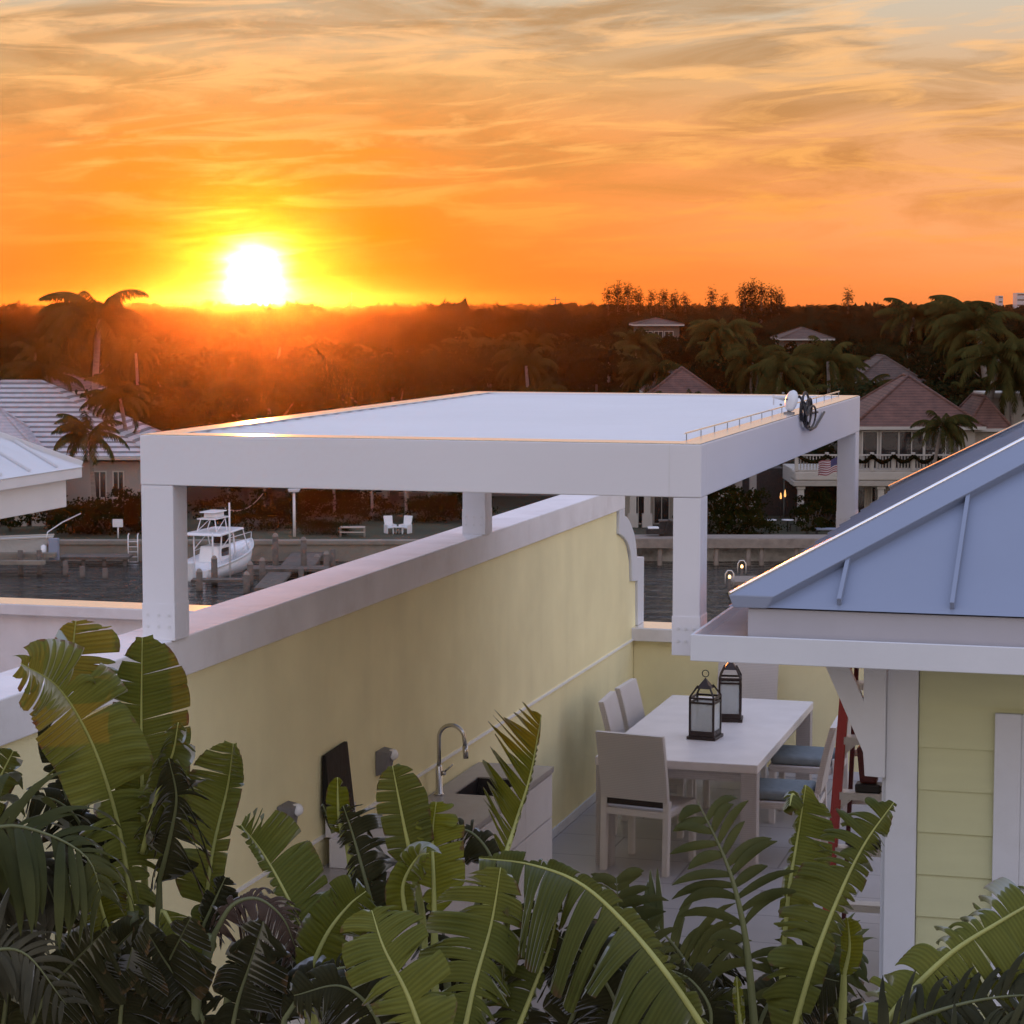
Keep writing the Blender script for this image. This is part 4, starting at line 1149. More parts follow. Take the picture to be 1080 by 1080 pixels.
def flag_mat():
    m, nt, p = newmat("striped_flag_cloth")
    tc = N(nt, "ShaderNodeTexCoord"); sp = N(nt, "ShaderNodeSeparateXYZ"); nt.links.new(tc.outputs["UV"], sp.inputs[0])
    mu = N(nt, "ShaderNodeMath", operation="MULTIPLY"); mu.inputs[1].default_value = 6.5; nt.links.new(sp.outputs[1], mu.inputs[0])
    fr = N(nt, "ShaderNodeMath", operation="FRACT"); nt.links.new(mu.outputs[0], fr.inputs[0])
    g = N(nt, "ShaderNodeMath", operation="GREATER_THAN"); g.inputs[1].default_value = .5; nt.links.new(fr.outputs[0], g.inputs[0])
    mx = N(nt, "ShaderNodeMix", data_type="RGBA"); mx.inputs[6].default_value = (.22, .05, .06, 1); mx.inputs[7].default_value = (.40, .36, .36, 1)
    nt.links.new(g.outputs[0], mx.inputs[0])
    a = N(nt, "ShaderNodeMath", operation="LESS_THAN"); a.inputs[1].default_value = .4; nt.links.new(sp.outputs[0], a.inputs[0])
    c = N(nt, "ShaderNodeMath", operation="GREATER_THAN"); c.inputs[1].default_value = 6 / 13; nt.links.new(sp.outputs[1], c.inputs[0])
    d = N(nt, "ShaderNodeMath", operation="MULTIPLY"); nt.links.new(a.outputs[0], d.inputs[0]); nt.links.new(c.outputs[0], d.inputs[1])
    m2 = N(nt, "ShaderNodeMix", data_type="RGBA"); nt.links.new(d.outputs[0], m2.inputs[0]); nt.links.new(mx.outputs[2], m2.inputs[6]); m2.inputs[7].default_value = (.045, .04, .11, 1)
    nt.links.new(m2.outputs[2], p.inputs["Base Color"]); p.inputs["Roughness"].default_value = .9
    return m


FV = 137.0
FL = bthing("flagpole", "white flagpole standing in front of the balcony house", "flagpole", pu(886.5, FV), FV, 0)
b = MB(); b.tube([(0, 0, GZ), (0, 0, pz(478, FV))], [.06, .045], 8); b.build("pole", M["plastic"], FL)
b = MB(); b.lathe([(0, pz(478, FV)), (.08, pz(477, FV)), (.06, pz(475.5, FV)), (0, pz(475, FV))], 10); b.build("finial", M["plastic"], FL)
nx, nz = 24, 13
me = bpy.data.meshes.new("flag")
vs, uv = [], []
for j in range(nz + 1):
    for i in range(nx + 1):
        s, t_ = i / nx, j / nz
        vs.append((-1.45 * s, .10 * sin(s * 9 + t_ * 2) * s, -1.02 + 1.02 * t_ - .30 * s ** 1.3 + .07 * sin(s * 8 + t_)))
        uv.append((s, t_))
fs = [(j * (nx + 1) + i, j * (nx + 1) + i + 1, (j + 1) * (nx + 1) + i + 1, (j + 1) * (nx + 1) + i) for j in range(nz) for i in range(nx)]
me.from_pydata(vs, [], fs)
ul = me.uv_layers.new(name="UVMap")
for lp in me.loops: ul.data[lp.index].uv = uv[lp.vertex_index]
me.materials.append(flag_mat())
fo = link(bpy.data.objects.new("flag", me)); fo.location = U(pu(885.5, FV), FV, pz(482.5, FV)); fo.rotation_euler.z = YAW
fo.scale = (.86, 1.6, .86); fo.modifiers.new("thick", "SOLIDIFY").thickness = .01
tag(fo, "red and white striped flag with a blue starred canton flying from the white flagpole", "flag")
b = MB()
for r in range(9):
    for q in range(6 if r % 2 == 0 else 5):
        s = (.033 + q * .066 + (0 if r % 2 == 0 else .033)); t_ = 1 - (.05 + r * .054)
        x, z = -1.45 * s, -1.02 + 1.02 * t_ - .30 * s ** 1.3 + .07 * sin(s * 8 + t_)
        y = .10 * sin(s * 9 + t_ * 2) * s
        for yy in (-.008, .008):
            pts = []
            for k in range(10):
                rad = .019 if k % 2 == 0 else .008; a = pi / 2 + k * pi / 5
                pts.append((x + rad * cos(a), y + yy, z + rad * sin(a)))
            b.add(pts, [tuple(range(10))])
b.build("star_field", M["plastic"], fo)

# left house
LV = 145.0
Lh = bthing("pale_roofed_house", "low house with pale ribbed tile hip roofs behind the left seawall", "house", 0, LV, 0)
ez2 = pz(487, LV)
b = MB(); b.box(pu(-160, LV), pu(143, LV), 2.0, 14, GZ, ez2 - .13); b.build("wall", M["greywall"], Lh)
hip_roof(Lh, pu(-160, LV), pu(146, LV), 2.0, 15.2, ez2 + .25, 4.6, M["paletile"], .7, ridge=8.6)
b = MB(); b.box(pu(-120, LV), pu(62, LV), -.6, 1.99, GZ, ez2 - .13); b.build("wall", M["greywall"], Lh)
hip_roof(Lh, pu(-70, LV), pu(46, LV), -.6, 6.0, ez2, 3.2, M["paletilesmooth"], .5)
window(Lh, pu(98, LV), 1.997, pz(527, LV), pz(500, LV), .75, 1)
window(Lh, pu(118, LV), 1.997, pz(527, LV), pz(500, LV), .6, 1)
window(Lh, pu(54, LV), -.603, pz(540, LV), pz(520, LV), .8, 1)
for px in (25, 43, -5):
    x = pu(px, LV); b = MB(); b.box(x - .38, x + .38, -1.6, -.9, GZ, pz(541, LV)); b.box(x - .48, x + .48, -1.7, -.8, pz(541, LV) + .001, pz(538, LV)); b.build("column", M["housewall"], Lh)
b = MB(); b.box(pu(-60, LV), pu(60, LV), -.7, -.602, GZ, pz(530, LV)); b.build("porch_back", M["dark"], Lh)

# half hidden centre house
Ch = bthing("shaded_house", "shaded house with pale columns behind the palms and hedges of the middle lawn", "house", 0, 166, 0)
b = MB(); b.box(pu(330, 166), pu(640, 166), 0, 9, GZ, -6.6); b.build("wall", M["greywall"], Ch)
hip_roof(Ch, pu(330, 166), pu(640, 166), 0, 9, -6.45, 2.2, M["browntile"], .7)
for px in (372, 395, 418, 441, 470): window(Ch, pu(px, 166), -.003, GZ + .3, -7.4, 1.0, 1)
for px in (360, 384, 407, 430, 455, 485):
    x = pu(px, 166); b = MB(); b.box(x - .17, x + .17, -1.9, -1.6, GZ, -6.6); b.build("column", M["trim"], Ch)
Wh = bthing("olive_house", "olive house wing with thick pale columns seen between the scrolled wall end and pergola post", "house", 0, 143, 0)
b = MB(); b.box(pu(640, 143), pu(772, 143), 1.5, 9, GZ, -6.6); b.build("wall", M["housewall"], Wh)
hip_roof(Wh, pu(640, 143), pu(768, 143), 0.0, 9, -6.4, 2.6, M["browntile"], .6)
for px in (668, 683, 722, 760):
    x = pu(px, 143); b = MB(); b.box(x - .2, x + .2, -.3, .1, GZ + .85, -6.55); b.box(x - .32, x + .32, -.42, .22, GZ, GZ + .849); b.build("column", M["trim"], Wh)
for px, w in ((675, .9), (700, .9), (738, 1.5)): window(Wh, pu(px, 143), 1.497, GZ + .1, -7.3, w, 1)
t = bthing("deck_lounger", "dark wicker lounger with a white towel on the timber dock's near end", "lounger", pu(692, 133), 133, -9.8)
b = MB(); b.box(-.55, .5, -.3, .3, .12, .42); b.hexa([(.5, -.3, .2), (.62, -.3, .2), (.62, .3, .2), (.5, .3, .2)], [(.75, -.3, .95), (.85, -.3, .95), (.85, .3, .95), (.75, .3, .95)]); b.build("frame", M["dark"], t)
b = MB(); b.box(-.45, .2, -.25, .25, .421, .55); b.build("towel", M["hull"], t, bevel=.04)
t = bthing("deck_box", "dark storage box on the timber dock beside the wicker lounger", "box", pu(705, 133.2), 133.2, -9.8)
b = MB(); b.box(-.5, .6, -.3, .3, 0, .85); b.build("body", M["dark"], t, bevel=.02)
b = MB(); b.box(-.53, .63, -.33, .33, .851, .93); b.build("lid", M["pile"], t, bevel=.01)

# roofs deeper in the trees
def roof_house(label, px0, px1, py_eave, py_top, v, m, depth=10):
    t = bthing("house", label, "house", 0, v, 0)
    z = pz(py_eave, v)
    b = MB(); b.box(pu(px0, v), pu(px1, v), 0, depth, GZ, z - .13); b.build("wall", M["brownwall"], t)
    hip_roof(t, pu(px0, v), pu(px1, v), 0, depth, z, (py_eave - py_top) * v / FPX, m, .6)
    for k in range(3): window(t, pu(px0 + (px1 - px0) * (k + 1) / 4, v), -.003, z - 2.6, z - 1.0, 1.1, 1)
    return t
ROOFS = [("reddish tiled hip roof of a house just above the pergola's back edge", 690, 752, 416, 388, 185, M["tile"]),
         ("brownish hip roof of a house among the palms, left of the garlanded house", 826, 874, 357, 346, 300, M["browntile"]),
         ("pale brown shingle roof of a house directly behind the red tiled roof", 906, 968, 402, 376, 215, M["browntile"]),
         ("low pale tiled roof half hidden by trees below the left pine clump", 672, 716, 342, 336, 318, M["browntile"]),
         ("pale house glimpsed among trunks above the left tiled roof", 20, 82, 412, 396, 190, M["browntile"])]
for r in ROOFS: roof_house(*r)

for px0, px1, py, v, lab in ((1068, 1082, 309, 1300, "pale high rise tower on the skyline at the right edge"), (1049, 1054, 312, 1500, "slim pale tower on the skyline left of the high rise")):
    t = bthing("tower_block", lab, "tower", pu((px0 + px1) / 2, v), v, GZ)
    w_, h_ = (px1 - px0) * v / FPX, pz(py, v) - GZ
    b = MB(); b.box(-w_ / 2, w_ / 2, -5, 5, 0, h_); b.build("wall", M["tower"], t)
    b = MB()
    for k in range(8): b.box(-w_ / 2 + .4, w_ / 2 - .4, -5.06, -5.01, h_ - 1.4 - k * 3, h_ - .6 - k * 3)
    b.build("window_band", M["pane"], t)
for px, py, v, lab in ((371.5, 308, 900, "thin lattice mast on the orange skyline right of the sun"), (585.5, 313, 600, "utility pole with a crossarm on the skyline left of the pines")):
    t = bthing("mast" if px < 400 else "utility_pole", lab, "mast" if px < 400 else "utility pole", pu(px, v), v, GZ)
    h_ = pz(py, v) - GZ
    b = MB(); b.tube([(0, 0, 0), (0, 0, h_)], [.35, .25] if px < 400 else [.22, .18], 6); b.build("pole", M["pile"], t)
    b = MB(); b.box(-1.3, 1.3, -.12, .12, h_ - .9, h_ - .65); b.build("crossarm", M["pile"], t)

# ================================================================== TREES
def leaf_quads(centres, size, outward=None, jitter=.35, aspect=.6):
    """one randomly turned quad per centre"""
    n = len(centres)
    d = RNG.normal(size=(n, 3))
    if outward is not None: d = d * .8 + outward * .9
    d /= np.linalg.norm(d, axis=1, keepdims=True)
    a = np.cross(d, RNG.normal(size=(n, 3))); a /= np.linalg.norm(a, axis=1, keepdims=True)
    c = np.cross(d, a)
    s = size * (1 + jitter * RNG.uniform(-1, 1, size=(n, 1)))
    a *= s * .5; c *= s * .5 * aspect
    return np.stack([centres - a, centres - c, centres + a, centres + c], axis=1)


def crown_points(rx, rz, zc, nclump, per, cr, flat=.75, low=-.55):
    P, O = [], []
    for _ in range(nclump):
        while True:
            p = RNG.uniform(-1, 1, 3)
            r = np.linalg.norm(p)
            if .45 < r < 1 and p[2] > low: break
        p = p / r * (.55 + .45 * RNG.uniform() ** .5)
        c = np.array([p[0] * rx, p[1] * rx, p[2] * rz + zc])
        rad = cr * RNG.uniform(.55, 1.25)
        d = RNG.normal(size=(per, 3)); d /= np.linalg.norm(d, axis=1, keepdims=True)
        d[:, 2] = np.where(d[:, 2] < -.3, d[:, 2] * -.6, d[:, 2])
        q = c + d * rad * RNG.uniform(.5, 1.05, size=(per, 1)) * np.array([1, 1, flat])
        P.append(q); O.append(d)
    return np.concatenate(P), np.concatenate(O)


def oak_proto(h, rx, rz, nclump, per, leaf, crown_mat="leaf_oak"):
    t = thing("broadleaf_tree", None, "tree")
    zc = h - rz
    b = MB(); b.tube([(0, 0, 0), (.1, .05, zc * .5), (0, .1, zc + rz * .3)], [.28, .2, .09], 7)
    for k in range(5):
        a = k * 1.3; b.tube([(.05, .05, zc * .55 + .1 * k), (cos(a) * rx * .35, sin(a) * rx * .35, zc), (cos(a) * rx * .7, sin(a) * rx * .7, zc + rz * .35)], [.12, .08, .03], 5)
    b.build("trunk", M["darkbark"], t)
    p, o = crown_points(rx, rz, zc, nclump, per, rx * .30)
    quads_mesh("crown", leaf_quads(p, leaf, o), M[crown_mat], t)
    return t


def frond_quads(L, droop, n, wl, twist, a, el, base, hang=.5):
    """palm frond: two rows of leaflets on a drooping rachis; returns quads and the rachis points"""
    pts = []
    p = np.array(base, float); e = el
    m = 14
    for i in range(m + 1):
        pts.append(p.copy())
        e2 = e - droop * (i / m) ** 1.3
        p = p + np.array([cos(a) * cos(e2), sin(a) * cos(e2), sin(e2)]) * L / m
    pts = np.array(pts)
    Q = []
    for k in range(n):
        s = .12 + .88 * (k + .5) / n
        f = s * m; i = min(int(f), m - 1); q = pts[i] + (pts[i + 1] - pts[i]) * (f - i)
        T = pts[i + 1] - pts[i]; T /= np.linalg.norm(T)
        S = np.cross(T, [0, 0, 1]); S /= max(np.linalg.norm(S), 1e-6)
        ln = wl * (sin(pi * (s * .82 + .12)) ** .7) * random.uniform(.85, 1.1)
        w = L / n * .42
        for sd in (-1, 1):
            d = S * sd * .8 + T * .55 + np.array([0, 0, -hang * random.uniform(.6, 1.3)]); d /= np.linalg.norm(d)
            mid = q + d * ln * .5
            tip = mid + (d + np.array([0, 0, -.45])) / np.linalg.norm(d + np.array([0, 0, -.45])) * ln * .5
            Q.append([q - T * w, q + T * w, mid + T * w, mid - T * w])
            Q.append([mid - T * w, mid + T * w, tip + T * w * .15, tip - T * w * .15])
    return Q, pts


def palm_proto(h, L, nf, lean, wind, wl=.75, hang=.6, r=.19, name="palm_tree", droop=1.7, nleaf=30):
    t = thing(name, None, "palm tree")
    c = lambda s: (lean[0] * s ** 2, lean[1] * s ** 2, h * s)
    b = MB(); b.tube([c(k / 8) for k in range(9)], [r * (1.5 if k == 0 else 1.0 - .35 * k / 8) for k in range(9)], 8)
    b.build("trunk", M["bark"], t)
    top = np.array(c(1.0))
    Q = []
    for k in range(nf):
        a = k * 2.39996 + random.uniform(-.2, .2)
        f = k / nf
        el = 1.25 - 1.65 * f + random.uniform(-.22, .22)
        # wind bends the fronds round
        dx, dy = cos(a) + wind[0], sin(a) + wind[1]
        a2 = math.atan2(dy, dx)
        q, _ = frond_quads(L * random.uniform(.85, 1.1), droop * random.uniform(.8, 1.15), nleaf, wl, 0, a2, el, top + np.array([0, 0, random.uniform(-.1, .2)]), hang)
        Q += q
        # the rachis itself, as a slim strip
        m = _
        for i in range(len(m) - 1):
            w = .035 * (1 - i / len(m)) + .008
            Q.append([m[i] + [0, 0, w], m[i] - [0, 0, w], m[i + 1] - [0, 0, w], m[i + 1] + [0, 0, w]])
    quads_mesh("crown", np.array(Q), M["leaf_palm"], t)
    return t


def pine_proto(h, rx, nclump, per, bare):
    t = thing("feathery_pine", None, "tree")
    b = MB(); b.tube([(0, 0, 0), (.1, 0, h * .5), (0, .05, h * .97)], [.25, .16, .03], 6)
    P, O = [], []
    for _ in range(nclump):
        z = h * (bare + (1 - bare) * RNG.uniform() ** .8)
        s = (z / h - bare) / (1 - bare)
        r = rx * (1 - .72 * s) * RNG.uniform(.2, 1); a = RNG.uniform(0, 2 * pi)
        c = np.array([r * cos(a), r * sin(a), z])
        b.tube([(0, 0, z - .4), tuple(c)], [.04, .015], 4)
        q = c + RNG.normal(size=(per, 3)) * np.array([.38, .38, .5])
        P.append(q); O.append(np.tile([0, 0, .5], (per, 1)))
    b.build("trunk", M["darkbark"], t)
    quads_mesh("crown", leaf_quads(np.concatenate(P), .42, np.concatenate(O), aspect=.3), M["leaf_pine"], t)
    return t


def place(src, u, v, z=GZ, s=1.0, rz=None, label=None, group=None, first=None):
    o = src if first else copy_tree(src)
    o.location = U(u, v, z)
    o.rotation_euler.z = random.uniform(0, 2 * pi) if rz is None else rz
    o.scale = (s, s, s)
    if label: o["label"] = label
    if group: o["group"] = group
    return o


oaks = [oak_proto(8.5, 5.2, 3.4, 95, 48, .46), oak_proto(9.5, 4.6, 4.2, 95, 48, .46), oak_proto(7.5, 5.6, 2.9, 90, 48, .44), oak_proto(10, 4.0, 4.4, 85, 48, .44)]
palms = [palm_proto(9.5, 3.4, 27, (.8, .2), (.55, 0), hang=1.1, droop=1.9), palm_proto(8.5, 3.2, 26, (-.7, .4), (-.6, .1), hang=1.2, droop=1.9), palm_proto(10.5, 3.5, 30, (.3, -.6), (-.65, -.1), hang=1.3, droop=2.0), palm_proto(7.0, 3.0, 24, (.2, .3), (.3, .3), droop=1.6, hang=.9)]
pines = [pine_proto(16, 2.3, 80, 20, .3), pine_proto(15, 1.7, 60, 20, .25), pine_proto(17, 2.8, 95, 20, .35)]
used = set()


def put_tree(kind, i, *a, **k):
    src = {"o": oaks, "p": palms, "n": pines}[kind][i]
    first = (kind, i) not in used
    used.add((kind, i))
    return place(src, *a, first=first, **k)


# palms one can tell apart: (px of crown, py of crown, distance, variant, rotation, label)
HP = {0: 9.5, 1: 8.5, 2: 10.5, 3: 7.0}
NAMED = [
    (97, 304, 155, 2, 0.3, "tallest palm at the left, its crown breaking the skyline above the pale roof"),
    (98, 452, 139.5, 3, 2.9, "palm leaning before the pale ribbed roof, its fronds hanging over the tiles"),
    (138, 398, 152, 0, 3.6, "palm with a leaning trunk at the right end of the pale ribbed roof"),
    (62, 372, 172, 1, 0.4, "broad palm behind the pale ribbed roof, beside the tallest palm"),
    (515, 366, 205, 1, 1.0, "bushy palm rising above the middle of the pergola's back edge"),
    (430, 388, 196, 3, 2.0, "small palm with pale fronds left of the bushy palm above the pergola"),
    (752, 334, 230, 2, 1.2, "dark palm near the skyline between the two pine clumps"),
    (792, 372, 176, 0, 0.5, "large greenish palm above the right end of the pergola"),
    (842, 398, 168, 3, 1.5, "low palm with arching fronds just behind the sensor dish"),
    (888, 372, 190, 2, 4.0, "wide feathery palm left of the red tiled roof"),
    (954, 312, 260, 1, 2.6, "windswept palm on the skyline, left one of the pair above the red roof"),
    (993, 310, 255, 1, 3.0, "windswept palm on the skyline, right one of the pair above the red roof"),
    (1034, 345, 150, 1, 3.1, "huge palm with streaming fronds right of the red tiled roof"),
    (1070, 378, 148, 2, 2.9, "palm at the right edge overlapping the huge streaming palm"),
    (1046, 318, 180, 0, 2.9, "palm behind the huge streaming palm, its top touching the skyline"),
    (982, 446, 140.5, 1, 3.3, "green palm standing in front of the garlanded balcony"),
    (912, 392, 182, 3, 0.4, "squat palm just left of the red tiled roof's peak, in front of a pale roof"),
    (1012, 400, 166, 0, 5.0, "palm directly behind the right slope of the red tiled roof"),
    (700, 372, 190, 1, 1.1, "palm above the pergola's back edge beside a reddish roof"),
    (640, 362, 215, 2, 2.2, "palm under the left pine clump, above the pergola"),
    (352, 480, 150, 0, 2.0, "palm with a bare trunk behind the lawn hedges, hidden above by the pergola"),
    (392, 490, 147, 3, 0.9, "palm with a pale straight trunk left of the white lawn chairs"),
    (428, 480, 146, 0, 2.2, "palm with a leaning trunk right of the white lawn chairs"),
    (241, 485, 150, 2, 4.2, "palm behind the white boat's tower"),
    (278, 480, 152, 1, 5.2, "palm holding one end of the pale hammock"),
]
for px, py, v, i, rz, lab in NAMED:
    z = pz(py, v)
    s = max(.5, min(1.7, (z - GZ) / (HP[i] + (1.7 if py < 420 else .4))))
    o = put_tree("p", i, pu(px, v), v, GZ, s, rz + YAW, lab)
    k_ = 1.22 if py < 420 else 1.08
    o.scale = (s * k_, s * k_, s)
for px, py, v, i in ((641, 306, 420, 1), (651, 302, 425, 0), (662, 303, 420, 2), (673, 308, 430, 0), (686, 309, 425, 1), (699, 309, 420, 2), (711, 311, 425, 0), (722, 312, 420, 1)):
    put_tree("n", i, pu(px, v), v, GZ, (pz(py, v) - GZ) / (16, 15, 17)[i], None, "tall feathery pine in the left skyline clump above the low pale roof", "pines of the left skyline clump")
for px, py, v, i in ((784, 303, 400, 2), (792, 300, 405, 0), (802, 303, 400, 2), (812, 305, 405, 1), (821, 309, 400, 0)):
    put_tree("n", i, pu(px, v), v, GZ, (pz(py, v) - GZ) / (16, 15, 17)[i], None, "tall feathery pine in the right skyline clump above the large greenish palm", "pines of the right skyline clump")
for px, py, v, lab in ((750, 307, 430, "slim pointed conifer on the skyline between the pine clumps, the taller one"), (763, 313, 430, "short pointed conifer on the skyline just left of the right pine clump"), (893, 308, 420, "lone feathery pine on the skyline left of the windswept palm pair"), (221, 318, 500, "rounded pine crown on the skyline under the sun's left edge")):
    put_tree("n", 1, pu(px, v), v, GZ, (pz(py, v) - GZ) / 15, None, lab)

KEEP = [(886, 1036, 386, 455, 150), (690, 752, 384, 412, 185), (822, 876, 340, 358, 300), (908, 972, 366, 400, 215), (672, 716, 334, 342.5, 318), (0, 146, 408, 490, 152), (20, 82, 394, 412, 190)]
FOOT = [(pu(-160, 145) - 3, pu(146, 145) + 3, 142, 164), (pu(330, 166) - 2, pu(640, 166) + 2, 163, 177), (pu(640, 143) - 2, pu(772, 143) + 3, 141, 154), (pu(772, 146), pu(1064, 146) + 6, 142, 158)] + [(pu(r[1], r[5]) - 3, pu(r[2], r[5]) + 3, r[5] - 4, r[5] + 13) for r in ROOFS]
cnt = 0
rows = []
v = 158.0
while v < 345:
    sp = 8.2 + (v - 158) * .013
    u = -.245 * v - 4
    while u < .245 * v + 4:
        rows.append((u + random.uniform(-2.6, 2.6), v + random.uniform(-3, 3)))
        u += sp
    v += sp * 1.05
random.shuffle(rows)
no, npalm = 0, 0
for u, v in rows:
    if any(a < u < c and d < v < e for a, c, d, e in FOOT): continue
    px = 540 + u / v * FPX
    i = random.randrange(4)
    hh = (8.5, 9.5, 7.5, 10)[i]; rr = (5.2, 4.6, 5.6, 4.0)[i]
    top_lim = 11.8 if v > 200 else 10.6
    s = random.uniform(.72, 1.25)
    s = min(s, top_lim / hh)
    palm = random.random() < .23
    if palm: i = random.randrange(4); s = min(random.uniform(.8, 1.2), 11.0 / (HP[i] + 1.5)); hh = HP[i] + 1.5; rr = 3.0
    bad = False
    for a, c, d, e, kv in KEEP:
        if v < kv and px + rr * s * FPX / v * .8 > a and px - rr * s * FPX / v * .8 < c:
            lim = (GZ + hh * s)
            tgt = pz(e, v) - .3
            if lim > tgt:
                s2 = (tgt - GZ) / hh
                if s2 < .45: bad = True
                else: s = s2
    if bad: continue
    if palm:
        if npalm > 60: continue
        npalm += 1
        put_tree("p", i, u, v, GZ, s, None, "palm crown mixed into the dark wood behind the waterfront houses", "palms in the wood behind the houses")
    else:
        if no > 215: continue
        no += 1
        put_tree("o", i, u, v, GZ, s, None, "dark rounded tree in the dense wood behind the waterfront houses", "broadleaf trees in the wood behind the houses")

# shrubs and hedges on the far lawns
def shrub_proto(r, h, n, leaf, name="shrub"):
    t = thing(name, None, "shrub")
    p, o = crown_points(r, h * .55, h * .45, 26, n, r * .42, low=-.8)
    p[:, 2] = np.maximum(p[:, 2], .03)
    quads_mesh("foliage", leaf_quads(p, leaf, o), M["leaf_hedge"], t)
    b = MB()
    for k in range(4):
        a = k * 1.6; b.tube([(0, 0, 0), (cos(a) * r * .4, sin(a) * r * .4, h * .6)], [.05, .02], 5)
    b.build("stem", M["darkbark"], t)
    return t
shr = [shrub_proto(1.4, 1.5, 42, .17), shrub_proto(1.1, 2.2, 42, .17), shrub_proto(1.8, 1.2, 46, .17)]
su = set()
SHR = [(232, 552, 144, 0, 1.2), (262, 548, 150, 1, 1.3), (272, 558, 141, 2, 1.0), (290, 556, 142, 2, .9), (305, 555, 145, 0, 1.0), (322, 566, 138.5, 2, .62), (336, 566, 138.8, 2, .6), (349, 567, 138.4, 2, .55), (357, 571, 137.4, 0, .5),
       (330, 545, 150, 2, 1.2), (345, 540, 152, 0, 1.3), (362, 541, 152, 2, 1.2), (372, 553, 144, 0, .8), (395, 553, 147, 0, .9), (446, 553, 146, 0, 1.0), (462, 553, 147, 2, 1.1), (478, 552, 148, 1, 1.1), (495, 553, 146, 0, 1.1),
       (75, 556, 138, 0, 1.3), (92, 556, 139, 2, 1.3), (110, 556, 138.5, 0, 1.3), (128, 556, 139, 1, 1.2), (142, 556, 140, 0, 1.4), (160, 556, 140, 0, 1.4), (8, 560, 140, 1, 1.1), (62, 560, 141, 0, 1.1),
       (750, 553, 137.5, 1, 1.3), (762, 553, 138.5, 1, 1.5), (776, 553, 137.6, 0, 1.3), (790, 553, 139, 1, 1.2), (800, 556, 137, 2, .8), (853, 556, 138, 1, .9), (860, 553, 141, 1, 1.1), (870, 553, 142, 0, 1.1), (742, 550, 141, 1, 1.6)]
for px, py, v, i, s in SHR:
    o = place(shr[i], pu(px, v), v, GZ, s, None, "rounded dark green shrub in the planting along the far bank", "shrubs along the far bank", first=i not in su)
    su.add(i)

# far wood: a mass of crowns no one could count
P, O, SZ = [], [], []
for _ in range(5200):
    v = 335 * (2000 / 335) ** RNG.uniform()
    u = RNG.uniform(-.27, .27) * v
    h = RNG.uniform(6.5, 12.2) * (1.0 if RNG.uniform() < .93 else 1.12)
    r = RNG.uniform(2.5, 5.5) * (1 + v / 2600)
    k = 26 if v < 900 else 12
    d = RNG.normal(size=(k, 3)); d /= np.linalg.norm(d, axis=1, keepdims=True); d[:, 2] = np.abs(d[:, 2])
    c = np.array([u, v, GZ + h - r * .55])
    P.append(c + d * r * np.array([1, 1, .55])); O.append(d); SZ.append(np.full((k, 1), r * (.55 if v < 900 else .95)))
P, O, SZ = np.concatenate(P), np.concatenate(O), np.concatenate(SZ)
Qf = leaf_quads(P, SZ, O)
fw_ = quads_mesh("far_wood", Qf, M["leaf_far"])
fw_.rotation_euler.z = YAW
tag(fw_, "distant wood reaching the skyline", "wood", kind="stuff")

# ================================================================== FOREGROUND PLANTS
TOCAM_UP = 0.35


def spline(P, n):
    """Catmull-Rom through the given points"""
    P = [V(p) for p in P]
    if len(P) == 2: return [P[0].lerp(P[1], i / n) for i in range(n + 1)]
    Q = [P[0] * 2 - P[1]] + P + [P[-1] * 2 - P[-2]]
    out = []
    m = len(P) - 1
    for i in range(n + 1):
        f = i / n * m; k = min(int(f), m - 1); t = f - k
        a, b_, c, d = Q[k], Q[k + 1], Q[k + 2], Q[k + 3]
        out.append(0.5 * ((2 * b_) + (c - a) * t + (2 * a - 5 * b_ + 4 * c - d) * t * t + (3 * b_ - a - 3 * c + d) * t ** 3))
    return out


